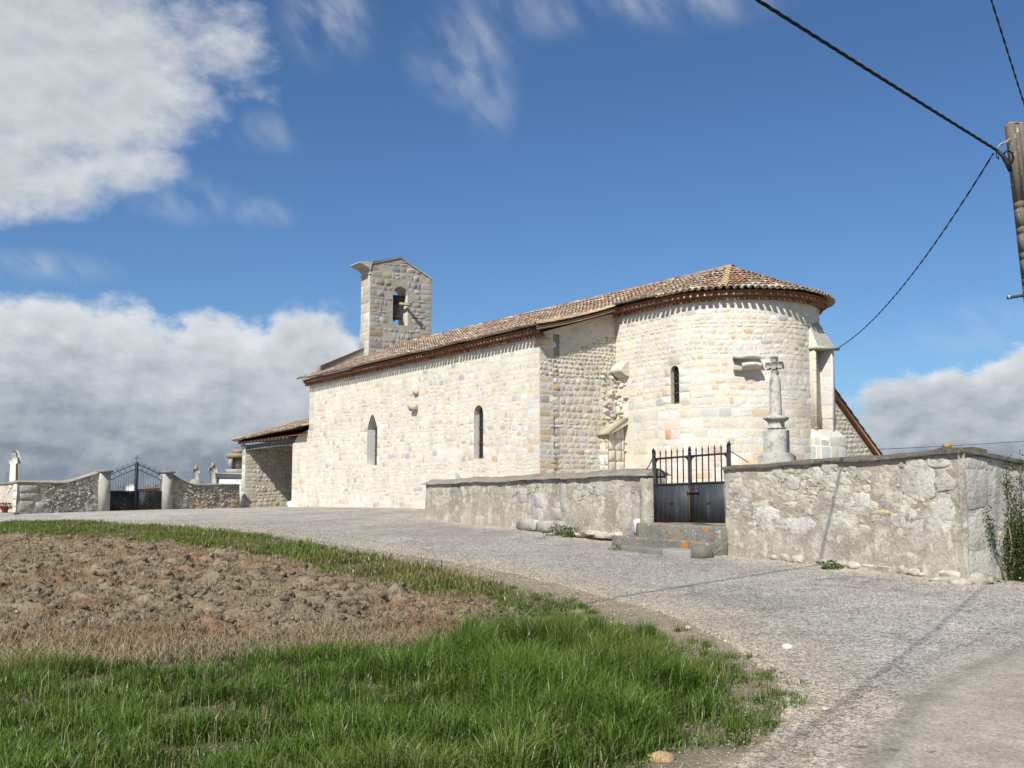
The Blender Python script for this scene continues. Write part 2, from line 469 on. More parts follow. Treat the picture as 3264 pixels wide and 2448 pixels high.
# ---- nave south wall, with the stub wall of the porch at its west end
def Pn(u, z, off): return L(u, -off, z)
WB = .45
nz_top = 6.62
STUB = 20.93
def nave_top(u):
    if u <= LA: return nz_top
    return 4.42 - (u - LA) * .16 if u < 20.2 else 4.2 - (u - 20.2) * .62
w1 = (11.67, 12.62); w2 = (3.40, 4.02)
op1 = (w1[0], w1[1], 2.60, point(w1[0], w1[1], 4.10, .62), .40, (.66, .645, .60))
op2 = (w2[0], w2[1], 2.66, arch(w2[0], w2[1], 4.22, .31), .245, (.64, .60, .52))
mb = MB(); r = random.Random(3)
wall_face(mb, np.linspace(0, LA, 20), lambda u: WB, lambda u: 6.85, Pn, (op1, op2), MORT)
wall_face(mb, np.linspace(LA, STUB, 8), lambda u: WB, lambda u: nave_top(u + 1e-3), Pn, (), MORT)
hl = [(w1[0] - .02, w1[1] + .02, 2.5, 4.8), (w2[0] - .02, w2[1] + .02, 2.6, 4.6), (LA - .55, STUB + 1, 4.36, 7)]
navepal = lambda r, big: pal(r, (.66, .19, .10, .05)) if not big else pal(r, (.6, .12, .26, .02))
masonry(mb, Pn, 0.0, STUB, lambda u: WB, nave_top, r, hr=(.10, .25), wr=(.12, .48), thick=.0035, rough=1.0, joint=.042, holes=hl, quoin=(True, True), palette=navepal, wob=.10, jit=.14, p=3.3, skip=.12)
masonry(mb, Pn, LA - .56, LA, lambda u: 4.36, lambda u: nz_top, r, hr=(.2, .36), wr=(.2, .4), thick=.005, rough=.6, joint=.03, palette=navepal, quoin=(False, True))
# ashlar frames round the windows
for (a0, a1), zs, zt_, seed in ((w1, 2.6, 4.72, 1), (w2, 2.66, 4.53, 2)):
    rr = random.Random(seed + 40)
    for side in (0, 1):
        z = zs
        while z < zt_ - .3:
            h = rr.uniform(.3, .5); h = min(h, zt_ - .25 - z); w = rr.uniform(.16, .34)
            uc = a1 + w / 2 if side else a0 - w / 2
            stone(mb, Pn, uc, z + h / 2, w, h - .02, rr, .014, .2, pal(rr, (.7, .22, .08, 0)), n=12, p=9, jit=.01)
            z += h
# corbel and put-log stone
mb.box((8.15, 0, 4.62), (8.52, .3, 4.86), lambda a, n, z: Pn(a, z, n - (.12 if z < 4.7 and n > .1 else 0)), (.52, .46, .36))
mb.box((8.1, 0, 5.25), (8.4, .10, 5.42), lambda a, n, z: Pn(a, z, n), (.56, .47, .30))
# white block at the foot of the stub
stone(mb, Pn, 20.75, .86, .78, .42, r, .16, .2, (.78, .77, .75), n=12, p=3.4, jit=.05)
# thickness: hidden sides
mb.prism([(0, WB), (LA, WB), (LA, nz_top), (0, nz_top)], lambda u, z, d: L(u, d, z), .55, .8, MORT)
mb.prism([(LA, WB), (STUB, WB), (STUB, nave_top(STUB)), (20.2, 4.2), (LA, 4.4)], lambda u, z, d: L(u, d, z), .004, .6, MORT)
mb.box((0, 0.02, WB), (.02, .8, nz_top), lambda a, n, z: L(a + .3, n, z), MORT)
nave = mb.build('nave_wall', M_lime, church)

# ---- windows
def window(opu, zs, top, depth, Pf, inset=.0):
    u0, u1 = opu
    m = MB()
    pts = [(u0, zs)] + [(u, top(u)) for u in np.linspace(u0, u1, 13)] + [(u1, zs)]
    tri = tessellate_polygon([[Vector((u, z, 0)) for u, z in pts]])
    m.add([Pf(u, z, -depth + .012) for u, z in pts], [tuple(t) for t in tri], (.004, .004, .005))
    pane = m.build('window', M_glass, church)
    g = MB(); hw = (u1 - u0); step = .075
    zmax = max(z for _, z in pts)
    k = 0
    for sgn in (1, -1):                                     # diamond wire grille
        c = zs - hw
        while c < zmax + hw:
            seg = []
            for f in np.linspace(0, 1, 9):
                u = u0 + hw * f; z = c + sgn * hw * f * 1.3 + (hw * 1.3 if sgn < 0 else 0)
                if zs < z < top(u): seg.append((u, z))
            if len(seg) > 1:
                g.tube([Pf(seg[0][0], seg[0][1], -depth + .05), Pf(seg[-1][0], seg[-1][1], -depth + .05)], .004, 4, (.16, .16, .15))
            c += step * 2.3
    for f in (.0, .33, .66):
        z = zs + .05 + (zmax - zs - .3) * f
        g.tube([Pf(u0 + .01, z, -depth + .06), Pf(u1 - .01, z, -depth + .06)], .010, 5, (.14, .14, .13))
    gr = g.build('grille', M_iron, None); sub(gr, pane)
window(w1, op1[2], op1[3], op1[4], Pn)
window(w2, op2[2], op2[3], op2[4], Pn)

# ---- east shoulder of the nave, rough rubble in raking light
def Ps(u, z, off): return L(-off, u, z)
def rake(u): return 6.62 + (u + .0) * .30
mb = MB(); r = random.Random(11)
wall_face(mb, np.linspace(0, 3.6, 9), lambda u: WB, rake, Ps, (), (.66, .60, .50))
shpal = lambda r, big: pal(r, (.54, .18, .25, .03), .88)
masonry(mb, Ps, 0, 3.15, lambda u: WB, lambda u: min(rake(u), 3.7), r, hr=(.14, .25), wr=(.14, .46), thick=.010, rough=1.0, joint=.035, quoin=(True, False), palette=shpal, wob=.04, jit=.08, p=4.4, edge=.0)
masonry(mb, Ps, 0, 3.15, lambda u: 3.72, lambda u: min(rake(u) - .12, 5.3), r, hr=(.15, .26), wr=(.17, .40), thick=.012, rough=1.0, joint=.04, quoin=(True, False), palette=shpal, wob=.05, jit=.10, p=3.4)
masonry(mb, Ps, 0, 3.15, lambda u: 5.3, lambda u: rake(u) - .95 + .25 * u / 3, r, hr=(.09, .19), wr=(.10, .28), thick=.018, rough=1.0, joint=.035, quoin=(False, False), palette=shpal, wob=.05, jit=.14, p=2.8)
masonry(mb, Ps, 0, 3.15, lambda u: rake(u) - .95 + .25 * u / 3, lambda u: rake(u) - .03, r, hr=(.2, .3), wr=(.3, .6), thick=.006, rough=.5, joint=.05, palette=lambda r, b: pal(r, (.8, .2, 0, 0), .93), skip=.5)
# torn masonry left where an older wall met the choir
rr = random.Random(5)
for k in range(46):
    u = 2.55 + rr.random() * .6; z = rr.uniform(2.5, 5.6)
    stone(mb, Ps, u, z, rr.uniform(.1, .24), rr.uniform(.08, .16), rr, rr.uniform(.02, .09), .6, pal(rr, (.6, .15, .2, .05), .92), jit=.14, p=3)
mb.box((-.02, -.15, 6.22), (.34, .18, 6.46), lambda n, a, z: L(-a - (0 if z > 6.3 else -.08), n, z), (.58, .48, .30))
mb.prism([(.03, WB), (3.6, WB), (3.6, rake(3.6) - .02), (.03, rake(0))], lambda u, z, d: L(d, u, z), .01, .7, MORT)
mb.build('gable_wall', M_rubble, church)

# ---- choir and apse
UCH = -AC
def Pa(u, z, off):
    if u <= UCH: return L(-u, NS - off, z)
    f = (u - UCH) / RA
    return CC + (RA + off) * (-N3 * math.cos(f) - A3 * math.sin(f)) + np.array([0, 0, z])
UEND = UCH + RA * math.pi
az_top = 7.78
wa = (2.70, 3.05)
opa = (wa[0], wa[1], 4.27, arch(wa[0], wa[1], 5.28, .2), .17, (.56, .49, .36))
mb = MB(); r = random.Random(21)
wall_face(mb, np.r_[np.linspace(0, UCH, 6), np.linspace(UCH, UEND, 56)], lambda u: WB, lambda u: az_top, Pa, (opa,), MORT)
appal = lambda r, big: pal(r, (.74, .14, .09, .03), 1.0)
hl = [(wa[0] - .02, wa[1] + .02, 4.2, 5.5), (-.1, .85, WB, 3.7), (4.75, 5.6, 5.1, 5.8)]
masonry(mb, Pa, 0, 7.6, lambda u: WB, lambda u: 4.2, r, hr=(.19, .33), wr=(.22, .66), thick=.0035, rough=.9, joint=.032, holes=hl, palette=appal, wob=.03, jit=.05, p=5)
masonry(mb, Pa, 0, 8.4, lambda u: 4.2, lambda u: 5.6, r, hr=(.14, .28), wr=(.16, .52), thick=.005, rough=1.0, joint=.038, holes=hl, palette=appal, wob=.05, jit=.10, skip=.08)
masonry(mb, Pa, 0, 8.8, lambda u: 5.6, lambda u: 7.35, r, hr=(.11, .23), wr=(.13, .42), thick=.007, rough=1.0, joint=.04, palette=appal, wob=.06, jit=.13, skip=.08, p=3.3)
rr = random.Random(8)
for side in (0, 1):
    z = 4.27
    while z < 5.25:
        h = rr.uniform(.22, .36); w = rr.uniform(.22, .42); uc = wa[1] + w / 2 if side else wa[0] - w / 2
        stone(mb, Pa, uc, z + h / 2, w, h - .02, rr, .016, .2, pal(rr, (.55, .1, .35, 0)), n=12, p=9, jit=.01); z += h
stone(mb, Pa, 2.87, 5.68, .5, .38, rr, .014, .2, (.60, .52, .42), n=12, p=8, jit=.02)
stone(mb, Pa, 2.55, 3.32, .27, .32, rr, .014, .2, (.66, .34, .22), n=12, p=8, jit=.02)
stone(mb, Pa, 5.5, 2.35, 1.0, .34, rr, .014, .2, (.60, .46, .28), n=12, p=8, jit=.02)
for k in range(40):                                     # ragged edge by the torn wall
    z = rr.uniform(2.3, 5.2); u = abs(rr.gauss(0, .25))
    stone(mb, Pa, u + .05, z, rr.uniform(.1, .26), rr.uniform(.06, .13), rr, rr.uniform(.02, .10), .6, pal(rr, (.7, .1, .15, .05)), jit=.14, p=3)
# body behind
mb.grid([[CC + (RA - .6) * (-N3 * math.cos(f) - A3 * math.sin(f)) + np.array([0, 0, z]) for f in np.linspace(-.4, math.pi, 20)] for z in (WB, az_top)], MORT)
mb.build('apse_wall', M_lime, church)
window(wa, opa[2], opa[3], opa[4], Pa)

# corbels on the apse
def corbel(name_poly, u0, u1, col, proj):
    m = MB()
    n = 9
    us = np.linspace(u0, u1, n)
    rows = []
    for (off, z) in name_poly:
        rows.append([Pa(u, z + .09 * (float(vnoise(u * 5, off * 7, 3)) - .5) * (off > .05), off + .08 * (float(vnoise(u * 6 + 9, z * 6, 4)) - .5) * (off > .05)) for u in us])
    m.grid(rows, col)
    for side in (0, -1):
        m.add([row[side] for row in rows], [tuple(range(len(rows)))], col)
    return m
corbel([(-.02, 5.84), (.10, 5.82), (.30, 5.62), (.33, 5.54), (.28, 5.48), (.10, 5.36), (-.02, 5.32)], .12, .70, (.60, .56, .48), .4).build('corbel', M_lime, church)
m = MB()
def join(m2):
    b = m.nv; m.v += m2.v; m.f += [[k + b for k in f] for f in m2.f]; m.c += m2.c; m.nv += m2.nv
join(corbel([(-.02, 5.84), (.06, 5.83), (.12, 5.68), (.30, 5.64), (.33, 5.58), (.27, 5.55), (-.02, 5.54)], 4.80, 5.58, (.50, .48, .43), .3))
join(corbel([(-.02, 5.55), (.10, 5.52), (.12, 5.36), (.20, 5.22), (.10, 5.16), (-.02, 5.14)], 4.82, 5.05, (.55, .51, .44), .3))
join(corbel([(-.02, 5.42), (.20, 5.43), (.40, 5.38), (.40, 5.30), (.22, 5.24), (-.02, 5.20)], 5.05, 5.56, (.64, .61, .54), .3))
m.build('corbel', M_lime, church)

# stub pier with a slanting cap at the inner corner
mb = MB(); r = random.Random(31)
def pier_face(u, z, off): return L(-.42 - off, u, z)
def pier_side(u, z, off): return L(-u, 2.46 - off, z)
mb.prism([(2.46, WB), (3.3, WB), (3.3, 3.86), (2.46, 3.42)], lambda u, z, d: L(d, u, z), -.42, .1, (.52, .47, .38))
masonry(mb, pier_face, 2.46, 3.14, lambda u: WB, lambda u: 3.42 + (u - 2.46) * .5, r, hr=(.34, .42), wr=(.24, .42), thick=.02, rough=.4, joint=.03, palette=lambda r, b: pal(r, (.5, .3, .2, 0), .97), wob=0, jit=.03, p=7)
masonry(mb, pier_side, -.1, .42, lambda u: WB, lambda u: 3.42, r, hr=(.34, .42), wr=(.24, .5), thick=.02, rough=.4, joint=.03, palette=lambda r, b: pal(r, (.5, .3, .2, 0)), wob=0, jit=.03, p=7)
mb.prism([(2.34, 3.36), (3.25, 3.80), (3.25, 4.02), (2.9, 3.80), (2.36, 3.46)], lambda u, z, d: L(d, u, z), -.62, .02, (.45, .40, .30))
mb.build('buttress', M_rubble, church)

# tall buttress on the east side of the apse
BA = 108.0
brad = -N3 * math.cos(R(BA)) - A3 * math.sin(R(BA)); btan = N3 * math.sin(R(BA)) - A3 * math.cos(R(BA))
def Pb(t, z, off): return CC + brad * (RA + off) + btan * t + np.array([0, 0, z])
t0, t1 = -.30, .50
def Pbs(t, z, o): return Pb(t, z, o if o < 0 else o * lerp(.50, 1.0, (t - t0) / (t1 - t0)))
mb = MB(); r = random.Random(41)
BC = (.63, .59, .51)
def bblk(ta, tb, za, zb_, o0, o1, col=BC): mb.box((ta, o0, za), (tb, o1, zb_), lambda t, o, z: Pb(t, z, o), col)
mb.box((t0 - .08, -.5, WB), (t1 + .14, .66, 3.22), lambda t, o, z: Pbs(t, z, o), BC)
for a, b_ in (((t0 - .08, .66), (t1 + .14, .66)), ):
    mb.add([Pbs(t0 - .08, 3.22, .66), Pbs(t1 + .14, 3.22, .66), Pbs(t1, 3.46, .48), Pbs(t0, 3.46, .24)], [(0, 1, 2, 3)], (.60, .57, .50))
    mb.add([Pbs(t0 - .08, 3.22, .66), Pbs(t0, 3.46, .24), Pbs(t0, 3.46, -.4), Pbs(t0 - .08, 3.22, -.4)], [(0, 1, 2, 3)], (.66, .62, .54))
    mb.add([Pbs(t1 + .14, 3.22, .66), Pbs(t1 + .14, 3.22, -.4), Pbs(t1, 3.46, -.4), Pbs(t1, 3.46, .48)], [(0, 1, 2, 3)], (.66, .62, .54))
bblk(t0, t1 - .2, 3.2, 6.02, -.5, .08, (.55, .51, .44))
mb.tube([Pb(t0 + .045, 3.40, .12), Pb(t0 + .045, 5.98, .12)], .062, 10, (.66, .58, .41))
for k in range(7): mb.tube([Pb(t0 + .045, 3.5 + k * .36, .12), Pb(t0 + .045, 3.52 + k * .36, .12)], .066, 10, (.60, .52, .36))
bblk(t1 - .20, t1, 3.4, 5.98, -.5, .46, (.67, .64, .575))
mb.box((t0 - .07, -.4, 5.97), (t1 + .08, .60, 6.05), lambda t, o, z: Pbs(t, z, o), (.48, .45, .38))
mb.add([Pbs(t0, 6.05, .52), Pbs(t1, 6.05, .52), Pb(t1, 6.95, -.02), Pb(t0, 6.75, .02)], [(0, 1, 2, 3)], (.42, .40, .35))
mb.add([Pbs(t0, 6.05, .52), Pb(t0, 6.75, .02), Pb(t0, 6.05, -.4)], [(0, 1, 2)], BC)
mb.add([Pbs(t1, 6.05, .52), Pb(t1, 6.95, -.02), Pb(t1, 6.05, -.6)], [(0, 2, 1)], BC)
bpal = lambda r, b: pal(r, (.6, .32, .08, 0), .90)
masonry(mb, lambda u, z, o: Pbs(u, z, .66) + brad * o, t0 - .08, t1 + .14, lambda u: WB, lambda u: 3.22, r, hr=(.36, .44), wr=(.25, .5), thick=.005, rough=.3, joint=.025, palette=bpal, wob=0, jit=.01, p=9)
masonry(mb, lambda u, z, o: Pb(t0 - .08 - o, z, u), -.25, .30, lambda u: WB, lambda u: 3.22, r, hr=(.36, .44), wr=(.3, .6), thick=.004, rough=.2, joint=.025, palette=bpal, wob=0, jit=.01, p=9)
masonry(mb, lambda u, z, o: Pb(t1 - .20 - o, z, u), .09, .45, lambda u: 3.45, lambda u: 5.9, r, hr=(.36, .44), wr=(.5, .6), thick=.003, rough=.2, joint=.02, palette=bpal, wob=0, jit=.01, p=9)
mb.build('buttress', M_lime, church)

# ---- genoise cornices: two rows of tile ends
def genoise(mb, P, u0, u1, zbot, step=.205, rows=2, d0=.13, r_=.075):
    n = int((u1 - u0) / step)
    for row in range(rows):
        z = zbot + row * .135; dep = d0 * (row + 1)
        us = np.linspace(u0, u1, max(2, int((u1 - u0) / .4) + 1))
        # bed of brick above the row
        sec = [(-.05, z + .100), (dep + .025, z + .100), (dep + .025, z + .136), (-.05, z + .136)]
        mb.grid([[P(u, zz, o) for u in us] for (o, zz) in sec], (.30, .13, .075))
        mb.grid([[P(u, zz, o) for u in us] for (o, zz) in [(dep - .075, z), (dep - .075, z + .1)]], (.50, .40, .30))
        mb.grid([[P(u, zz, o) for u in us] for (o, zz) in [(-.05, z + .001), (dep - .075, z + .001)]], (.42, .27, .18))
        for k in range(n):
            uc = u0 + (k + .5) * (u1 - u0) / n + (row % 2) * 0.5 * step + rnd.uniform(-.008, .008)
            if uc + r_ > u1: continue
            prof = [(uc + r_ * 1.1 * math.cos(t), z + (r_ * 1.25) * math.sin(t)) for t in np.linspace(0, math.pi, 7)]
            c = np.array(rnd.choice([(.34, .14, .08), (.28, .11, .065), (.38, .18, .10), (.25, .11, .07)])) * rnd.uniform(.8, 1.15)
            mb.grid([[P(u, zz, o) for u, zz in prof] for o in (-.05, dep)], tuple(c))
            inn = [(uc + (r_ - .016) * 1.1 * math.cos(t), z + (r_ - .014) * 1.2 * math.sin(t)) for t in np.linspace(0, math.pi, 7)]
            mb.grid([[P(a, b_, dep) for a, b_ in prof], [P(a, b_, dep) for a, b_ in inn], [P(a, b_, dep - .05) for a, b_ in inn]], tuple(c * .9))
            if rnd.random() < .75: mb.add([P(uc + step * .5 - .03, z + .002, dep + .003), P(uc + step * .5 + .03, z + .002, dep + .003), P(uc + step * .5, z + .075, dep + .003)], [(0, 1, 2)], (.66, .58, .47))
            mb.add([P(a, b_, dep - .05) for a, b_ in inn], [tuple(range(7))], (.34, .20, .13) if rnd.random() < .7 else (.58, .50, .40))
mb = MB()
genoise(mb, Pn, -.26, LA + .3, 6.48)
mb.build('cornice', M_brick, church)
mb = MB()
genoise(mb, Pa, .02, UCH + RA * 2.9, 7.385)
mb.build('cornice', M_brick, church)

# ---- tiled roofs
TILE = [(.33, .175, .11), (.37, .21, .135), (.28, .155, .105), (.41, .28, .18), (.38, .31, .245), (.35, .31, .26), (.52, .45, .36), (.27, .235, .19), (.36, .165, .095), (.30, .26, .20), (.46, .36, .27), (.24, .17, .13)]
def tcol(edge=False, warm=1.0):
    c = np.array(rnd.choice(TILE if not edge else TILE[3:8] + TILE[9:11])) * rnd.uniform(.75, 1.15)
    return tuple(np.clip(c, 0, .7))
def half(mb, p0, p1, r0, r1, side, up, col, convex=True, seg=5, th=.016):
    sg = 1 if convex else -1
    ts = np.linspace(0, math.pi, seg + 1)
    ring = lambda p, rr: [p + side * (rr * math.cos(t)) + up * (sg * rr * .85 * math.sin(t)) for t in ts]
    o0 = ring(p0, r0); o1 = ring(p1, r1); i0 = ring(p0, r0 - th)
    mb.grid([i0, o0, o1], col)
def tile_column(mb, curve, side, smax, step=.37, r0=.098, r1=.078, convex=True, s0=0.0, edge_first=True, lift=0.0):
    """curve(s) -> point on the roof plane, s from the eave upwards"""
    s = s0; k = 0
    while s < smax - .05:
        e = min(s + step + .07, smax)
        p0 = np.array(curve(s)); p1 = np.array(curve(e))
        d = (p1 - p0) / max(1e-6, np.linalg.norm(p1 - p0)); up = np.cross(side, d)
        if up[2] < 0: up = -up
        j = side * rnd.uniform(-.016, .016) + up * (.05 * (float(vnoise(p0[0] * .9, p0[1] * .9, 77)) - .5))
        half(mb, p0 + up * (lift + .034 + rnd.uniform(0, .012)) + j, p1 + up * (lift + .004) + j, r0, r1, side, up, tcol(k == 0), convex)
        s += step; k += 1

def ridge_n(a): return lerp(6.0, 4.5, (a - AC) / (LA - AC))
def ridge_z(a): return lerp(8.97, 8.72, (a - AC) / (LA - AC))
def mid_z(a): return lerp(7.74, 8.12, np.clip(a / LA, 0, 1))
def roof_z(a, n):
    x = np.array([-.40, 3.0, ridge_n(a)]); y = np.array([6.78, mid_z(a), ridge_z(a)])
    l0 = (n - x[1]) * (n - x[2]) / ((x[0] - x[1]) * (x[0] - x[2])); l1 = (n - x[0]) * (n - x[2]) / ((x[1] - x[0]) * (x[1] - x[2])); l2 = (n - x[0]) * (n - x[1]) / ((x[2] - x[0]) * (x[2] - x[1]))
    return l0 * y[0] + l1 * y[1] + l2 * y[2]
mb = MB()
def south_curve(a, n0):
    ns = np.linspace(n0, ridge_n(a), 60); zs = np.array([roof_z(a, n) for n in ns])
    if n0 > 2: zs = zs + (7.69 - zs[0]) * np.linspace(1, 0, 60)
    pts = np.array([L(a, n, z) for n, z in zip(ns, zs)])
    ss = np.r_[0, np.cumsum(np.linalg.norm(np.diff(pts, axis=0), axis=1))]
    return (lambda s: np.array([np.interp(s, ss, pts[:, k]) for k in range(3)])), ss[-1]
na = 92
for k in range(na + 1):
    a = lerp(-.38, LA + .36, k / na)
    cv, sm = south_curve(a, -.42)
    tile_column(mb, cv, A3, sm)
    if k < na:
        a2 = a + .5 * (LA + .74) / na
        cv, sm = south_curve(a2, -.53)
        tile_column(mb, cv, A3, sm, r0=.074, r1=.10, convex=False, lift=.045)
for k in range(11):
    a = lerp(AC, -.50, k / 10)
    cv, sm = south_curve(a, 2.76); tile_column(mb, cv, A3, sm)
    cv, sm = south_curve(a + .1, 2.64)
    if k < 10: tile_column(mb, cv, A3, sm, r0=.074, r1=.10, convex=False, lift=.045)
# verge over the shoulder: a bedded row with small tile ends below
nv = 22
for k in range(nv):
    n = lerp(-.40, 2.9, (k + .5) / nv); z = roof_z(-.36, n)
    half(mb, L(-.42, n, z - .11), L(.1, n, z - .11), .07, .07, N3, Z3, tuple(np.array((.30, .22, .16)) * rnd.uniform(.7, 1.1)))
for z0, c in ((-.03, (.30, .26, .20)), (-.10, (.30, .18, .10))):
    mb.grid([[L(aa, n, roof_z(-.36, n) + z0 + dz) for n in np.linspace(-.42, 2.95, 12)] for aa, dz in ((.05, 0), (-.44, 0), (-.44, -.045), (.05, -.045))], c)
for k in range(9):
    s0 = lerp(-.42, 2.7, k / 9); s1 = s0 + .42
    half(mb, L(-.40, s0, roof_z(-.36, s0) + .05), L(-.40, s1, roof_z(-.36, s1) + .03), .10, .085, A3, Z3, tuple(np.array((.47, .34, .19)) * rnd.uniform(.7, 1.2)))
# ridge
k = LA
while k > AC:
    p0 = L(k, ridge_n(k), ridge_z(k) + .05); p1 = L(k - .42, ridge_n(k - .42), ridge_z(k - .42) + .03)
    half(mb, p0, p1, .12, .10, N3, Z3, tcol(rnd.random() < .5)); k -= .36
# underlay and the unseen north slope
DK = (.16, .09, .06)
mb.grid([[L(a, n, roof_z(a, n) - .035) for n in np.linspace(-.26, ridge_n(a), 8)] for a in np.linspace(-.36, LA + .34, 14)], DK)
mb.grid([[L(a, lerp(2.93, ridge_n(a), t), lerp(7.72, ridge_z(a), t) - .05) for t in np.linspace(0, 1, 6)] for a in np.linspace(AC, .1, 6)], DK)
mb.grid([[L(a, lerp(ridge_n(a), 10.4, t), lerp(ridge_z(a), 6.7, t)) for t in (0, 1)] for a in np.linspace(AC, LA + .34, 8)], (.34, .2, .14))
mb.build('roof', M_tile, church)

# conical roof of the apse
mb = MB()
RE = RA + .40; ZE = 7.665; ZA = 8.97
APEX = CC + np.array([0, 0, ZA])
def cone(f, s):
    d = -N3 * math.cos(f) - A3 * math.sin(f); SL = math.hypot(RE, ZA - ZE); t = s / SL
    return CC + d * (RE * (1 - t)) + np.array([0, 0, lerp(ZE, ZA, t)])
SL = math.hypot(RE, ZA - ZE)
ncol = 48
for k in range(ncol + 1):
    f = math.pi * k / ncol
    side = N3 * math.sin(f) - A3 * math.cos(f)
    lvl = 1.0 if k % 8 == 0 else .86 if k % 4 == 0 else .72 if k % 2 == 0 else .45
    tile_column(mb, lambda s: cone(f, s), side, SL * lvl, s0=0)
    f2 = f + .5 * math.pi / ncol; side2 = N3 * math.sin(f2) - A3 * math.cos(f2)
    tile_column(mb, lambda s: cone(f2, s - .11), side2, SL * .9, r0=.074, r1=.07, convex=False, lift=.045)
mb.grid([[cone(f, s) - Z3 * .035 for s in np.linspace(.14, SL, 6)] for f in np.linspace(-.1, math.pi, 42)], DK)
# mortared hip line and apex tile
f = R(41); side = N3 * math.sin(f) - A3 * math.cos(f)
for k in range(9):
    p0 = cone(f, k * .37) + Z3 * .08; p1 = cone(f, min(SL, k * .37 + .42)) + Z3 * .06
    half(mb, p0, p1, .11, .09, side, Z3, tuple(np.array((.46, .37, .20)) * rnd.uniform(.85, 1.15)))
half(mb, APEX + A3 * .25 + Z3 * .05, APEX - A3 * .15 + Z3 * .03, .13, .12, N3, Z3, (.42, .27, .14))
mb.build('roof', M_tile, church)

# ---- west gable coping and bell gable
TW0, TW1 = 17.92, 18.92
mb = MB()
mb.prism([(.35, 6.95), (2.56, 7.80), (2.56, 8.42), (.32, 7.42)], lambda u, z, d: L(d, u, z), 18.40, 19.02, (.30, .28, .24))
mb.build('gable_coping', M_cop, church); mb = MB()
mb.prism([(5.98, 8.0), (8.9, 7.0), (8.9, 7.2), (5.98, 8.3)], lambda u, z, d: L(d, u, z), 18.40, 19.02, (.40, .37, .31))
mb.build('gable_coping', M_cop, church)
tn0, tn1 = 2.58, 5.99
twtop = lambda u: np.interp(u, [tn0, 4.18, tn1], [12.45, 12.97, 12.09])
ob = (3.82, 4.64, 9.63, arch(3.82, 4.64, 11.13, .42), 1.0, (.60, .55, .46))
def Pte(u, z, off): return L(TW0 - off, u, z)
def Pts(u, z, off): return L(u, tn0 - off, z)
mb = MB(); r = random.Random(51)
GM = (.40, .36, .295)
tz = lambda u: 7.0
wall_face(mb, np.r_[np.linspace(tn0, tn1, 12), 4.18], tz, twtop, Pte, (ob,), GM)
wall_face(mb, np.r_[np.linspace(tn0, tn1, 12), 4.18], tz, twtop, lambda u, z, o: L(TW1 + o, u, z), ((ob[0], ob[1], ob[2], ob[3], .0),), GM)
twpal = lambda r, big: pal(r, (.42, .36, .20, .02), .60, .10)
masonry(mb, Pte, tn0, tn1, lambda u: 7.9, lambda u: twtop(u) - .02, r, hr=(.13, .36), wr=(.14, .58), thick=.014, rough=1.0, joint=.03, edge=0, skip=.1, holes=[(ob[0] - .01, ob[1] + .01, 9.6, 11.35), (3.95, 4.5, 11.3, 11.55)], quoin=(True, True), palette=twpal, wob=.08, jit=.15, p=3.2)
sp = lambda r, big: pal(r, (.66, .10, .24, 0), .80)
wall_face(mb, np.linspace(TW0, TW1, 3), tz, lambda u: 12.4, Pts, (), (.58, .53, .42))
masonry(mb, Pts, TW0, TW1, lambda u: 7.9, lambda u: 12.25, r, hr=(.3, .5), wr=(.4, .9), thick=.008, rough=.3, joint=.02, palette=sp, wob=0, jit=.012, p=9)
mb.box((TW0 + .002, tn0 - .045, 7.0), (TW1 - .002, tn0 - .001, 9.36), lambda a, n, z: L(a, n, z), (.52, .47, .37))
masonry(mb, lambda u, z, o: Pts(u, z, o + .045), TW0, TW1, lambda u: 7.9, lambda u: 9.34, r, hr=(.3, .5), wr=(.4, .9), thick=.006, rough=.4, joint=.02, palette=sp, wob=0, jit=.02, p=9)
wall_face(mb, np.linspace(TW0, TW1, 3), tz, lambda u: 12.0, lambda u, z, o: L(u, tn1 + o, z), (), GM)
# top slabs
mb.prism([(tn0 - .02, 12.46), (4.18, 12.98), (tn1 + .05, 12.07), (tn1 + .05, 12.12), (4.18, 13.03), (tn0 - .05, 12.56)], lambda u, z, d: L(d, u, z), TW0 - .05, TW1 + .05, (.37, .35, .30))
bg = mb.build('bell_gable', M_grey, church)
mb = MB()
prof = [(0.01, 12.18), (-.04, 12.20), (-.10, 12.26), (-.24, 12.34), (-.38, 12.40), (-.52, 12.44), (-.60, 12.46), (-.60, 12.52), (0.1, 12.62)]
rows = [[L(a, tn0 + n, z) for (n, z) in prof] for a in (TW0 - .06, TW1 + .06)]
mb.grid(rows, (.42, .40, .36))
for row in rows: mb.add(row, [tuple(range(len(prof)))], (.42, .40, .36))
mb.box((TW0 - .04, tn0 - .05, 11.98), (TW1 + .04, tn0, 12.03), lambda a, n, z: L(a, n, z), (.55, .50, .40))
cn = mb.build('cornice', M_grey); sub(cn, bg)
# unseen west and north walls
mb = MB()
mb.prism([(.03, WB), (9.97, WB), (9.97, 6.6), (5, 8.6), (.03, 6.6)], lambda u, z, d: L(d, u, z), LA - .6, LA - .005, MORT)
mb.prism([(0, WB), (LA - .61, WB), (LA - .61, 6.6), (0, 6.6)], lambda u, z, d: L(u, d, z), 9.4, 10.0, MORT)
mb.build('west_wall', M_lime, church)

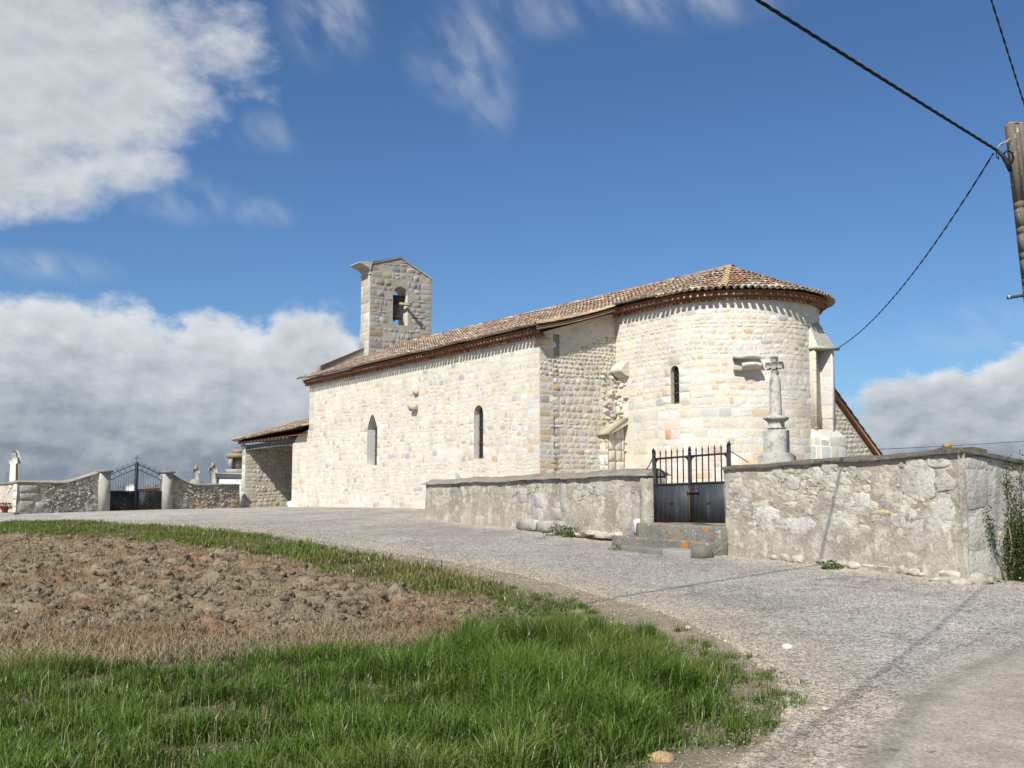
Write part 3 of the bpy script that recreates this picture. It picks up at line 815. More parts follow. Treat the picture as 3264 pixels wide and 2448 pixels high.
# ---- porch
PW0, PW1 = 27.67, 28.22
mb = MB(); r = random.Random(61)
wall_face(mb, np.linspace(0, 9, 10), lambda u: .3, lambda u: 4.0, lambda u, z, o: L(PW0 - o, u, z), (), (.50, .44, .35))
masonry(mb, lambda u, z, o: L(PW0 - o, u, z), 0, 5.5, lambda u: .3, lambda u: 3.95, r, hr=(.13, .26), wr=(.15, .4), thick=.014, rough=1.0, joint=.035, edge=0, quoin=(True, False), palette=lambda r, b: pal(r, (.5, .2, .28, .02), .78), wob=.09, jit=.15, p=3.0, skip=.1)
wall_face(mb, [PW0, PW1], lambda u: .3, lambda u: 3.95, Pn, (), (.62, .57, .46))
masonry(mb, Pn, PW0, PW1, lambda u: .3, lambda u: 3.9, r, hr=(.3, .5), wr=(.6, .8), thick=.008, rough=.2, joint=.02, palette=lambda r, b: pal(r, (.75, .1, .15, 0), .97), wob=0, jit=.01, p=9)
mb.prism([(.03, .3), (9, .3), (9, 3.98), (.03, 3.98)], lambda u, z, d: L(d, u, z), PW0 + .02, PW1 - .003, (.55, .5, .42))
stone(mb, Pn, 27.95, 3.95, .5, .22, r, .1, .5, (.50, .45, .38), jit=.1, p=3)
mb.build('porch_wall', M_rubble, church)
mb = MB()
mb.prism([(20.6, 3.78), (28.0, 3.70), (28.0, 3.98), (20.6, 4.06)], lambda u, z, d: L(u, d, z), .02, .26, (.16, .15, .14))
for k in range(15):
    a = 20.9 + k * .5
    mb.box((a, -.34, 4.02), (a + .09, 1.5, 4.14), lambda a_, n, z: L(a_, n, z + .32 * max(0, n)), (.09, .085, .08))
mb.build('porch_beam', M_wood, church)
mb = MB()
mb.grid([[L(a, n, 4.17 + .32 * (n + .3)) for n in (-.3, 6)] for a in (19, 28.4)], (.42, .17, .07))
mb.build('porch_ceiling', M_wood, church)
mb = MB()
def porch_z(a, n): return lerp(4.50, 4.24, np.clip((a - LA) / 9.6, 0, 1)) + .325 * (n + .38)
npc = 46
for k in range(npc):
    a = lerp(LA + .1, 28.55, k / (npc - 1)); n1 = min(8.5, -.38 + max(.15, 28.62 - a)); n0 = -.40
    if a < 20.9: n0 = -.40 + (20.9 - a) * .02
    cv = lambda s, a=a, n0=n0: L(a, n0 + s * .95, porch_z(a, n0 + s * .95))
    tile_column(mb, cv, A3, (n1 - n0) / .95)
    cv = lambda s, a=a, n0=n0: L(a + .105, n0 - .04 + s * .95, porch_z(a, n0 - .04 + s * .95))
    tile_column(mb, cv, A3, (n1 - n0) / .95, r0=.088, r1=.1, convex=False, lift=.045)
mb.add([L(LA, -.4, 4.44), L(28.6, -.4, 4.20), L(20, 8.2, 4.2 + .325 * 8.5), L(LA, 8.2, 4.45 + .325 * 8.5)], [(0, 1, 2, 3)], DK)
mb.add([L(28.6, -.4, 4.20), L(28.6, 16, 4.2), L(20, 8.2, 4.2 + .325 * 8.5)], [(0, 1, 2)], (.36, .2, .13))
for k in range(24):                                       # hip tiles
    t = k * .36; t2 = t + .42
    half(mb, L(28.6 - t, -.38 + t, 4.30 + .325 * t), L(28.6 - t2, -.38 + t2, 4.30 + .325 * t2), .11, .09, (A3 + N3) / 1.414, Z3, tuple(np.array((.48, .30, .17)) * rnd.uniform(.8, 1.15)))
mb.build('porch_roof', M_tile, church)

# ---- chapel on the north side, only its gable shows past the apse
mb = MB(); r = random.Random(71)
gz = lambda u: 5.75 - abs(u - 13.6) * .92
wall_face(mb, np.r_[np.linspace(10.2, 17.0, 9), 13.6], lambda u: .5, gz, Ps, (), (.50, .45, .36))
masonry(mb, Ps, 10.2, 17.0, lambda u: .5, lambda u: gz(u) - .12, r, hr=(.13, .25), wr=(.16, .42), thick=.014, rough=1.0, joint=.04, edge=0, palette=lambda r, b: pal(r, (.6, .2, .17, .03), .9), wob=.08, jit=.15, p=3.0)
mb.prism([(10.2, .5), (17, .5), (17, gz(17)), (13.6, gz(13.6)), (10.2, gz(10.2))], lambda u, z, d: L(d, u, z), .03, 6, (.5, .45, .36))
mb.build('chapel_wall', M_rubble, church)
mb = MB()
for s in (-1, 1):
    e0 = 13.6; e1 = 13.6 + s * 3.75
    mb.prism([(e0, 5.75 + .02), (e1, 5.75 + .02 - 3.75 * .92), (e1, 5.75 + .14 - 3.75 * .92), (e0, 5.75 + .16)], lambda u, z, d: L(d, u, z), -.22, 6.2, (.33, .19, .12))
    for k in range(11):
        ua = e0 + s * k * .35; ub = ua + s * .40
        half(mb, L(-.2, ub, 5.93 - abs(ub - 13.6) * .92), L(-.2, ua, 5.90 - abs(ua - 13.6) * .92), .09, .075, A3, Z3, tcol())
half(mb, L(-.34, 13.6, 5.95), L(.2, 13.6, 5.95), .13, .12, N3, Z3, (.55, .48, .38))
mb.build('chapel_roof', M_tile, church)

# ---- bell
bell = thing('church_bell', 'dark bronze bell hung in the arched opening of the bell gable', 'bell', tuple(L(18.42, 4.15, 10.75)))
mb = MB()
prof = [(0.0, 10.80), (.14, 10.79), (.23, 10.70), (.25, 10.50), (.27, 10.30), (.31, 10.14), (.365, 10.03), (.355, 10.0), (.27, 10.06), (0, 10.25)]
seg = 20; 
mb.grid([[L(18.42 + r_ * math.cos(t), 4.18 + r_ * math.sin(t), z) for t in np.linspace(0, 2 * math.pi, seg, endpoint=False)] for (r_, z) in prof], (.10, .085, .06), wrap=True)
mb.build('bell_body', M_bronze, bell, True)
mb = MB(); mb.box((18.24, 3.80, 10.78), (18.60, 4.66, 11.16), lambda a, n, z: L(a, n, z), (.06, .05, .045)); mb.build('headstock', M_wood, bell)
mb = MB(); mb.tube([L(18.42, 4.16, 10.6), L(18.42, 4.14, 10.05), L(18.42, 4.14, 9.93), L(18.42, 4.14, 9.86)], [.02, .025, .055, .02], 8, (.05, .045, .04)); mb.build('clapper', M_iron, bell)
mb = MB()
mb.prism([(4.40, 10.60), (4.46, 10.66), (4.46, 10.76), (4.38, 10.72)], lambda u, z, d: L(d, u + (17.9 - d) * .32, z - (17.9 - d) * .22), 17.40, 18.4, (.36, .30, .22))
mb.tube([L(17.46, 4.54, 10.62), L(17.40, 4.60, 10.78)], .05, 6, (.30, .24, .17))
mb.build('ringing_lever', M_wood, bell)

# ------------------------------------------------------------------ churchyard walls, black gate, steps
G0 = np.array([3.55, 20.95, 0.0]); WD = np.array([.466, -.885, 0.0]); WD /= np.linalg.norm(WD)
WN = np.array([WD[1], -WD[0], 0.0])                      # towards the road
def Y(t, d, z): return G0 + WD * t + WN * d + np.array([0, 0, z])     # d > 0 towards the road
def Py(u, z, off): return Y(u, off, z)
M_yard = mat_col('old rendered rubble wall', var=.24, scale=1.1, fine=24, finevar=.24, bump=.8, bscale=14, bdist=.04,
                 spots=((.8, .50, .66, (.27, .235, .19), .5), (2.2, .52, .64, (.50, .46, .39), .6), (4.0, .53, .64, (.60, .565, .49), .7), (6.5, .57, .68, (.20, .175, .14), .5), (13.0, .58, .68, (.62, .59, .52), .6), (18.0, .58, .70, (.12, .11, .09), .6), (1.7, .60, .72, (.46, .38, .28), .5)))
YC = (.38, .33, .265)
def yard_face(mb, P, u0, u1, zb, zt, seed, amp=.035, du=.12, dz=.12, col=YC):
    us = np.linspace(u0, u1, max(2, int((u1 - u0) / du))); k = 18
    rows = []
    for f in np.linspace(0, 1, k):
        row = []
        for u in us:
            z = lerp(zb(u), zt(u), f)
            o = amp * (2 * float(fbm(u * 2.2, z * 2.6, seed, 4)) - 1) + .05 * (1 - f) ** 2
            row.append(P(u, z, o))
        rows.append(row)
    P_ = np.asarray(rows); m, n = P_.shape[:2]
    fs = [(i * n + j, i * n + j + 1, (i + 1) * n + j + 1, (i + 1) * n + j) for i in range(m - 1) for j in range(n - 1)]
    cs = []
    for i in range(m - 1):
        for j in range(n - 1):
            q = float(fbm(us[j] * .8, i * .25, seed + 3, 3)); d = i / m
            c = np.array(col) * (.72 + .55 * q)
            cs.append(tuple(c))
    mb.add(P_.reshape(-1, 3), fs, cs)
def yard_stones(mb, P, u0, u1, zb, zt, r, n, size=(.10, .34), flat=.006, bright=(.75, 1.05)):
    for k in range(n):
        u = r.uniform(u0, u1); z = r.uniform(zb(u) + .05, zt(u) - .06)
        w = size[0] + (size[1] - size[0]) * r.random() ** 2; h = w * r.uniform(.4, .8)
        if u - w / 2 < u0 or u + w / 2 > u1: continue
        c = np.array(r.choice([(.55, .51, .43), (.50, .45, .36), (.46, .43, .37), (.56, .50, .39), (.52, .47, .39)])) * r.uniform(*bright)
        stone(mb, P, u, z, w, h, r, flat * r.uniform(.6, 2.0), .9, tuple(np.clip(c, 0, .74)), n=13, jit=.26, p=2.6, tilt=r.uniform(-.25, .25), edge=.008)

# -- left run
tl0, tl1 = -13.45, -1.34
wl_top = lambda u: lerp(1.74, 1.90, (u - tl0) / (tl1 - tl0)) + .015 * math.sin(u * 1.7)
def wl_bot(u):
    p = Y(u, .1, 0); return Hs(p[0], p[1]) - .08
wall_l = thing('churchyard_wall', 'long low rendered stone wall running from the left of the black gate towards the nave', 'wall', tuple(Y(-7.4, 0, .5)))
mb = MB(); r = random.Random(81)
yard_face(mb, Py, tl0, tl1, wl_bot, wl_top, 4, amp=.024)
yard_stones(mb, Py, tl0, tl1, wl_bot, wl_top, r, 430, size=(.08, .46), flat=.004, bright=(.72, .98))
yard_stones(mb, Py, tl0, tl1, wl_bot, lambda u: wl_bot(u) + .45, r, 90, bright=(1.0, 1.3))
for (u, z, w, h) in ((-6.1, 1.3, .5, .4), (-6.2, .95, .6, .4), (-5.3, 1.0, .5, .3), (-4.9, 1.4, .3, .7), (-7.0, 1.45, .5, .4)): stone(mb, Py, u, z, w, h, r, .02, .6, (.42, .40, .37), n=12, p=5, jit=.06, edge=.015)
mb.prism([(tl0, .3), (tl1, .1), (tl1, wl_top(tl1)), (tl0, wl_top(tl0))], lambda u, z, d: Y(u, d, z), -.42, -.05, YC)
yard_face(mb, lambda u, z, o: Y(tl0 - o, -u, z), 0, .42, lambda u: .5, lambda u: wl_top(tl0), 9)
# dressed jamb beside the gate, plinth ledge, loose footing stones
stone(mb, Py, -1.50, 1.05, .32, 1.62, r, .05, .2, (.44, .41, .34), n=14, p=10, jit=.01)
stone(mb, lambda u, z, o: Y(tl1 + o, u, z), -.17, 1.05, .46, 1.62, r, .02, .2, (.42, .40, .33), n=14, p=10, jit=.01)
stone(mb, Py, -1.78, .80, .30, .34, r, .06, .2, (.70, .70, .68), jit=.08)
for (u, w, h, t) in ((-6.6, 1.0, .30, .14), (-5.75, .7, .30, .15), (-4.95, .5, .34, .12)):
    b_ = wl_bot(u); stone(mb, Py, u, b_ + .24, w, h, r, t, .3, (.38, .36, .32), n=12, p=6, jit=.04)
for (u, w, h, t) in ((-3.9, .5, .14, .22), (-3.5, .6, .13, .25), (-3.05, .5, .16, .22), (-2.75, .35, .14, .2), (-3.3, .4, .10, .3), (-2.55, .5, .2, .1)):
    b_ = wl_bot(u); stone(mb, Py, u, b_ + .17 + .05 * r.random(), w, h, r, t, .4, (.55, .49, .38), n=12, p=4, jit=.10)
mb.build('wall_face', M_yard, wall_l)
def coping(u0, u1, top, seed, hgt, over, ridge, col, P=Y, d0=.0, wid=.45, du=.16):
    mb = MB(); us = np.linspace(u0, u1, int((u1 - u0) / du)); rows = []
    sec = [(over, 0.0), (over + .01, hgt * .55), (over * .4, hgt * .85), (-wid / 2, hgt + ridge), (-wid - over, hgt * .6), (-wid - over, 0)]
    for q, (d, z) in enumerate(sec):
        row = []
        for u in us:
            jz = .018 * (2 * float(fbm(u * 3.1, q * 3.3, seed, 3)) - 1); jd = .03 * (2 * float(fbm(u * 2.3, q * 5.7, seed + 5, 3)) - 1)
            row.append(P(u, d + d0 + jd, top(u) + z + jz))
        rows.append(row)
    rows.append(rows[0])
    mb.grid(rows, col)
    for e in (0, -1): mb.add([rw[e] for rw in rows[:-1]], [tuple(range(len(sec)))], col)
    return mb
coping(tl0 - .06, tl1 + .03, wl_top, 3, .06, .09, .10, (.30, .27, .22)).build('coping', M_cop, wall_l)

# -- right run with its corner and side return
tr0, tr1 = 1.17, 6.5
wr_top = lambda u: lerp(1.96, 2.12, (u - tr0) / (tr1 - tr0)) + .012 * math.sin(u * 2.3)
wall_r = thing('churchyard_wall', 'tall grey rubble wall right of the black gate with big corner blocks', 'wall', tuple(Y(4, 0, .3)))
mb = MB(); r = random.Random(91)
yard_face(mb, Py, tr0, tr1 + .07, wl_bot, wr_top, 14, amp=.022, du=.09, col=(.37, .325, .26))
yard_stones(mb, Py, tr0, tr1 - .1, wl_bot, wr_top, r, 560, size=(.07, .36), bright=(.78, 1.1))
yard_stones(mb, Py, tr0, tr1 - .1, wl_bot, lambda u: wl_bot(u) + .5, r, 90, size=(.1, .36), bright=(.95, 1.2))
for (u, z, w, h, c) in ((2.35, 1.18, .62, .20, (.66, .65, .62)), (3.15, .98, .82, .30, (.70, .69, .66)), (4.55, 1.42, .40, .27, (.74, .73, .69)), (4.95, 1.24, .42, .08, (.62, .50, .28)),
                        (5.52, 1.15, .34, .28, (.72, .69, .61)), (5.15, 1.5, .2, .18, (.60, .59, .56)), (5.72, 1.72, .62, .52, (.60, .58, .52)), (5.95, .92, .74, .46, (.60, .585, .54)),
                        (6.18, .42, .50, .42, (.66, .65, .62)), (6.2, 1.30, .32, .34, (.66, .64, .60)), (3.0, 1.72, .34, .22, (.56, .54, .50)), (3.6, 1.8, .3, .16, (.6, .58, .52)),
                        (5.7, 1.99, .36, .14, (.68, .67, .63)), (6.1, 2.0, .4, .14, (.66, .64, .58)), (2.0, 1.6, .24, .18, (.6, .54, .44))):
    stone(mb, Py, u, z, w, h, r, .007, .8, tuple(np.array(c) * np.array((.88, .86, .82))), n=16, p=3.6, jit=.15, tilt=r.uniform(-.08, .08), edge=.014)
u = tr0 + .9                                                # row of footing stones sticking out at the road
while u < tr1 - .1:
    w = r.uniform(.2, .46); b_ = wl_bot(u)
    stone(mb, Py, u + w / 2, b_ + .16, w * 1.02, r.uniform(.08, .18), r, r.uniform(.015, .06), .6, tuple(np.array((.54, .50, .42)) * r.uniform(.8, 1.1)), n=13, jit=.2, p=3.0)
    u += w * .93
mb.prism([(tr0, 0), (tr1 - .08, -.1), (tr1 - .08, 2.1), (tr0, 1.95)], lambda u, z, d: Y(u, d, z), -.42, -.06, YC)
yard_face(mb, lambda u, z, o: Y(tr0 - o, -.43 + u, z), 0, .46, lambda u: .3, lambda u: wr_top(tr0), 19)
# side return
SC = Y(tr1, 0, 0); SD = -WN; SNn = np.array([SD[1], -SD[0], 0])
def Q(t, d, z): return SC + SD * t + SNn * d + np.array([0, 0, z])
def Pq(u, z, off): return Q(u, off, z)
sr_top = lambda u: 2.12 - .10 * min(u, 4) + .01 * math.sin(u * 3)
def sr_bot(u):
    p = Q(u, .1, 0); return Hs(p[0], p[1]) - .1
yard_face(mb, Pq, -.07, 9, sr_bot, sr_top, 24, amp=.035, col=(.50, .475, .425))
yard_stones(mb, Pq, .05, 6, sr_bot, sr_top, r, 260, size=(.06, .26), bright=(.85, 1.15))
for (u, z, w, h) in ((.28, 1.62, .5, .62), (.34, .95, .62, .5), (.26, .4, .48, .5), (.3, 1.98, .52, .2)):
    stone(mb, Pq, u, z, w, h, r, .01, .4, (.50, .475, .42), n=14, p=5, jit=.06, edge=.015)
mb.prism([(0.05, -.1), (9, -.1), (9, sr_top(9)), (.05, sr_top(.05))], lambda u, z, d: Q(u, d, z), -.42, -.06, YC)
mb.build('wall_face', M_yard, wall_r)
coping(tr0 - .05, tr1 + .05, wr_top, 31, .08, .06, .02, (.14, .125, .10)).build('coping', M_cop, wall_r)
coping(-.08, 9, sr_top, 37, .08, .07, .02, (.14, .125, .10), P=Q).build('coping', M_cop, wall_r)
mb = MB(); p = Y(6.1, -.2, wr_top(6.1) + .10)
mb.box((-.05, -.04, 0), (.05, .04, .07), lambda x, y_, z: p + np.array([x, y_, z]), (.40, .25, .07))
o = mb.build('marker_block', M_render); tag(o, 'small orange block lying on the wall coping near its corner', 'marker')

# -- black gate
gate = thing('churchyard_gate', 'black double gate with spiked bars over solid metal panels', 'gate', tuple(Y(-.05, -.05, .97)))
IR = (.026, .022, .021); PANEL = (.040, .046, .050)
M_panel = mat_col('dull black sheet metal', var=.3, scale=3, fine=26, finevar=.35, bump=.12, rough=.55, spec=.35, stretch=(5, 5, .5), spots=((2.2, .52, .70, (.15, .16, .165), .55), (1.3, .62, .72, (.10, .06, .035), .5)))
GD = -.10
def Gt(t, d, z): return Y(t, GD + d, z + .02 * (t + 1.3))
def spear(mb, t, z0, z1, w=.0095):
    mb.box((t - w, -w, z0), (t + w, w, z1 - .09), lambda a, d, z: Gt(a, d, z), IR)
    b = [(t - w * 1.35, -w * 1.35), (t + w * 1.35, -w * 1.35), (t + w * 1.35, w * 1.35), (t - w * 1.35, w * 1.35)]
    mb.add([Gt(x, d, z1 - .10) for x, d in b] + [Gt(t, 0, z1)], [(0, 1, 4), (1, 2, 4), (2, 3, 4), (3, 0, 4), (3, 2, 1, 0)], IR)
for (ta, tb, hinge) in ((-1.27, -.09, -1), (-.05, 1.12, 1)):
    mb = MB()
    mb.box((ta, -.012, .905), (tb, .012, 1.69), lambda a, d, z: Gt(a, d, z), PANEL)
    nb = 7
    for k in range(nb + 1):
        x = lerp(ta, tb, k / nb); mb.box((x - .004, .012, .95), (x + .004, .017, 1.66), lambda a, d, z: Gt(a, d, z), PANEL)
    x = lerp(ta, tb, .5); mb.box((x - .035, .0125, 1.28), (x + .035, .028, 1.34), lambda a, d, z: Gt(a, d, z), IR)
    leaf = mb.build('gate_leaf', M_panel, gate)
    mb = MB()
    mb.box((ta, -.02, 1.675), (tb, .022, 1.715), lambda a, d, z: Gt(a, d, z), IR)
    mb.box((ta, -.018, 2.225), (tb, .018, 2.265), lambda a, d, z: Gt(a, d, z), IR)
    mb.box((ta - .02, -.02, .91), (ta + .02, .02, 2.27), lambda a, d, z: Gt(a, d, z), IR)
    mb.box((tb - .02, -.02, .91), (tb + .02, .02, 2.27), lambda a, d, z: Gt(a, d, z), IR)
    for s, x in ((1, ta + .02), (-1, tb - .02)):          # curved corner brackets
        pts = [(x, 2.225), (x, 2.10)] + [(x + s * .13 * (1 - math.cos(t)), 2.10 + .125 * math.sin(t)) for t in np.linspace(.2, math.pi / 2, 6)]
        mb.prism(pts, lambda u, z, d: Gt(u, d, z), -.012, .012, IR)
    sub(mb.build('frame', M_iron), leaf)
    for k in range(5):
        x = lerp(ta, tb, (k + 1) / 6); m2 = MB(); spear(m2, x, 1.70, 2.45); sub(m2.build('bar', M_iron), leaf)
    for x in (ta, tb):
        m2 = MB(); spear(m2, x, 2.26, 2.465, .014); sub(m2.build('finial', M_iron), leaf)
for x, z0 in ((-1.325, .90), (1.17, .98)):
    m2 = MB(); spear(m2, x, z0, 2.50, .020); m2.build('post', M_iron, gate)
mb = MB(); mb.box((-.14, .02, 1.50), (.24, .045, 1.54), lambda a, d, z: Gt(a, d, z), (.05, .03, .022)); mb.box((-.11, .03, 1.49), (-.03, .06, 1.56), lambda a, d, z: Gt(a, d, z), (.14, .06, .03))
mb.build('bolt', M_iron, gate)
mb = MB(); mb.box((-.095, .02, .92), (-.05, .04, 1.62), lambda a, d, z: Gt(a, d, z), (.10, .055, .03)); mb.build('meeting_strip', M_iron, gate)
mb = MB(); mb.tube([Gt(-1.33, 0, 2.28), Gt(-1.52, -.03, 2.12), Gt(-1.66, -.06, 2.04), Gt(-1.82, -.08, 1.98)], .012, 5, IR); mb.build('stay_rod', M_iron, gate)
mb = MB(); mb.tube([Gt(1.17, 0, 2.30), Gt(1.62, -.08, 2.05)], .009, 5, IR); mb.build('stay_rod', M_iron, gate)

# -- steps
def slab(name, mat, poly, z0, z1, seed, label, cat='step', group=None, col=(.45, .43, .38), fn=Y, rough=.02):
    mb = MB(); n = len(poly); cx = sum(p[0] for p in poly) / n; cy = sum(p[1] for p in poly) / n
    pts = []
    for k in range(n):
        p, q = poly[k], poly[(k + 1) % n]; m = max(1, int(math.dist(p, q) / .12))
        for j in range(m): pts.append((lerp(p[0], q[0], j / m), lerp(p[1], q[1], j / m)))
    rows = []
    for (sc, z) in ((1.0, z0), (1.0, lerp(z0, z1, .5)), (1.0, z1 - .03), (.975, z1), (.75, z1 + .004), (.4, z1 + .004), (.02, z1)):
        rows.append([fn(cx + (x - cx) * sc + rough * (2 * float(vnoise(x * 4, y_ * 4 + z * 9, seed)) - 1), cy + (y_ - cy) * sc + rough * (2 * float(vnoise(x * 4 + 50, y_ * 4 + z * 9, seed)) - 1),
                        z + .02 * (2 * float(vnoise(x * 3 * sc, y_ * 3 * sc, seed + 4)) - 1)) for x, y_ in pts])
    mb.grid(rows, col, wrap=True)
    o = mb.build(name, mat); return tag(o, label, cat, group)
slab('stone_step', M_lichen, [(-1.36, -.35), (1.22, -.35), (1.24, .26), (-1.50, .24)], .45, .90, 1, 'upper stone step with orange lichen right under the black gate', col=(.24, .225, .19))
slab('stone_step', M_lichen, [(-1.95, .0), (1.25, .0), (1.20, .66), (-1.90, .60)], .25, .615, 2, 'lower longer stone step projecting into the road below the gate', col=(.21, .20, .17))
M_slab = mat_col('grey flagstone', var=.15, scale=3, fine=30, finevar=.2, bump=.5, bscale=24, bdist=.02)
slab('stone_slab', M_slab, [(-1.35, .55), (.78, .55), (.62, 1.08), (-.9, 1.10), (-1.3, .85)], .3, .47, 3, 'flat grey slab at the foot of the gate steps', 'slab', col=(.20, .19, .17))
slab('stone_slab', M_slab, [(.72, .70), (1.10, .66), (1.36, 1.02), (.80, 1.24), (.52, 1.05)], .25, .48, 4, 'broken triangular slab tilted against the right end of the gate steps', 'slab', col=(.29, .28, .25))

def rock(name, p, size, seed, mat, col, label, cat='stone', group=None):
    mb = MB(); seg = 14; rows = []
    for i in range(9):
        t = math.pi * i / 8; row = []
        for j in range(seg):
            f = 2 * math.pi * j / seg
            d = np.array([math.sin(t) * math.cos(f), math.sin(t) * math.sin(f), math.cos(t)])
            k = .72 + .56 * float(vnoise(d[0] * 1.5 + 7, d[1] * 1.5 + 3, seed, d[2] * 1.5 + 5)) + .16 * (float(vnoise(d[0] * 4 + 7, d[1] * 4 + 3, seed, d[2] * 4)) - .5)
            row.append(np.array(p) + d * k * np.array(size))
        rows.append(row)
    mb.grid(rows, col, wrap=True)
    o = mb.build(name, mat); return tag(o, label, cat, 'loose stones on the ground')
def on_ground(x, y, dz=0): return (x, y, Hs(x, y) + dz)
def gp(t, d, dz=0):
    p = Y(t, d, 0); return (p[0], p[1], Hs(p[0], p[1]) + dz)
M_rock = mat_col('pale loose stone', var=.2, scale=8, fine=40, finevar=.25, bump=.6, bscale=40)
rock('rock', gp(1.36, .74, .10), (.20, .15, .18), 5, M_slab, (.17, .155, .13), 'dark rough rock wedged between the step end and the right wall')
rock('rock', on_ground(2.66, 10.2, .03), (.055, .042, .032), 6, M_rock, (.68, .66, .61), 'white stone lying at the gravel edge beside the grass')
rock('rock', on_ground(2.23, 7.55, .03), (.028, .022, .014), 16, M_rock, (.56, .54, .49), 'small white stone out on the gravel nearest the road')
rock('rock', on_ground(.87, 6.31, .0), (.085, .06, .05), 7, M_rock, (.40, .27, .14), 'tan rock at the bottom edge of the grass')
rock('rock', on_ground(1.92, 11.5, .02), (.035, .03, .025), 8, M_rock, (.50, .44, .34), 'pale stone on the bare soil above the grass corner')
rock('rock', gp(6.60, .22, .03), (.20, .13, .06), 9, M_yard, (.40, .37, .30), 'flat limestone lump at the foot of the wall corner')
rock('rock', gp(6.72, .02, .06), (.19, .15, .10), 10, M_yard, (.34, .30, .24), 'rounded limestone lump below the climbing shrub')
rock('rock', gp(6.25, .17, .03), (.24, .09, .05), 12, M_yard, (.40, .37, .31), 'long low stone just left of the wall corner')

# -- wayside cross
cross = thing('stone_cross', 'weathered stone cross on a tall pedestal behind the right wall', 'cross', (6.12, 24.0, .6))
def Xc(u, v, z): return np.array([6.13, 24.0, 0]) + np.array([.81, -.59, 0]) * u + np.array([-.59, -.81, 0]) * v + np.array([0, 0, z])
CRC = (.50, .48, .43)
def frustum(mb, pts, col=CRC, fn=Xc, n=4, ph=math.pi / 4):
    rows = [[fn(h * math.cos(2 * math.pi * k / n + ph) / math.cos(math.pi / n), h * math.sin(2 * math.pi * k / n + ph) / math.cos(math.pi / n), z) for k in range(n)] for (h, z) in pts]
    mb.grid(rows, col, wrap=True); mb.add(rows[-1], [tuple(range(n))], col)
M_cross = mat_col('weathered cross stone', var=.15, scale=4, fine=34, finevar=.2, bump=.6, bscale=26, spots=((3.2, .52, .62, (.24, .23, .20), .75), (11.0, .56, .66, (.17, .165, .15), .7)))
mb = MB(); frustum(mb, [(.50, .4), (.50, 1.9), (.48, 1.95), (.33, 1.98), (.33, 2.36), (.25, 2.44)], (.40, .38, .33)); mb.build('base', M_cross, cross)
mb = MB(); frustum(mb, [(.225, 2.40), (.225, 2.95), (.215, 2.975), (.150, 2.98), (.148, 3.00), (.19, 3.005), (.19, 3.02), (.15, 3.03), (.145, 3.14), (.165, 3.17), (.215, 3.21), (.228, 3.24), (.22, 3.27), (.13, 3.31)]); mb.build('pedestal', M_cross, cross)
mb = MB(); frustum(mb, [(.14, 3.27), (.128, 3.33), (.118, 4.02), (.108, 4.12), (.085, 4.22), (.055, 4.28), (.05, 4.38)], n=8, ph=math.pi / 8); mb.build('shaft', M_cross, cross)
mb = MB()
ctr = 4.47
for k in range(4):
    t = k * math.pi / 2; c, s = math.cos(t), math.sin(t)
    poly = [(.04, -.035), (.20, -.085), (.215, 0), (.20, .085), (.04, .035)]
    mb.prism([(c * x - s * y_, ctr + s * x + c * y_) for x, y_ in poly], lambda u, z, d: Xc(u, d, z), -.055, .055, (.33, .31, .27))
for k in range(12):
    if k % 3 == 0: continue
    t = k * math.pi / 6; c, s = math.cos(t), math.sin(t)
    poly = [(.05, -.012), (.17, -.014), (.17, .014), (.05, .012)]
    mb.prism([(c * x - s * y_, ctr + s * x + c * y_) for x, y_ in poly], lambda u, z, d: Xc(u, d, z), -.03, .03, (.34, .32, .27))
pts = [(.085 * math.cos(t), ctr + .085 * math.sin(t)) for t in np.linspace(0, 2 * math.pi, 16, endpoint=False)]
mb.prism(pts, lambda u, z, d: Xc(u, d, z), -.07, .07, (.36, .34, .29))
mb.build('cross_head', M_cross, cross)

# ------------------------------------------------------------------ utility pole and cables
PB = np.array([9.43, 17.75, .3]); PT = np.array([8.86, 17.7, 8.0])
pole = thing('utility_pole', 'lichen spotted concrete utility pole with rung holes at the right edge', 'utility pole', tuple(PB))
M_conc = mat_col('lichen spotted concrete', var=.2, scale=4, fine=40, finevar=.2, bump=.4, bscale=40, spots=((9.0, .62, .67, (.50, .49, .45), .75), (5.0, .66, .72, (.45, .17, .03), .8), (14., .62, .7, (.10, .09, .08), .5)))
PX = np.array([.9, -.05, 0]); PX = np.array([1.0, 0, 0]); PYv = np.array([0, 1.0, 0])
def Pp(u, d, z):
    f = (z - PB[2]) / (PT[2] - PB[2]); c = PB + (PT - PB) * f; w = lerp(.40, .255, f)
    return c + PX * (u * w) + PYv * (d * lerp(.3, .2, f)) + np.array([0, 0, 0])
mb = MB()
zs = [.3, 1.2]; holes = []
z = 1.2
while z < 6.6:
    holes.append((z, z + .33)); zs += [z + .33, z + .45]; z += .45
zs = sorted(set(np.round(zs + [8.0], 3)))
hs = [(round(a, 3), round(b, 3)) for a, b in holes]
PCc = (.15, .13, .10)
for i in range(len(zs) - 1):
    a, b = zs[i], zs[i + 1]; hole = any(abs(a - h0) < .01 for h0, _ in hs)
    for (u0, u1) in ((-.5, -.16), (.16, .5)): mb.box((u0, -.5, a), (u1, .5, b), lambda u, d, z: Pp(u, d, z), PCc)
    if not hole: mb.box((-.16, -.42, a), (.16, .42, b), lambda u, d, z: Pp(u, d, z), PCc)
mb.add([Pp(-.5, -.5, 8.0), Pp(.5, -.5, 8.0), Pp(.5, .5, 8.0), Pp(-.5, .5, 8.0), Pp(-.3, 0, 8.05), Pp(.3, 0, 8.05)], [(0, 1, 5, 4), (2, 3, 4, 5), (0, 4, 3), (1, 2, 5)], (.40, .26, .08))
mb.build('concrete_post', M_conc, pole)
KN = (8.50, 17.65, 7.52)
mb = MB()
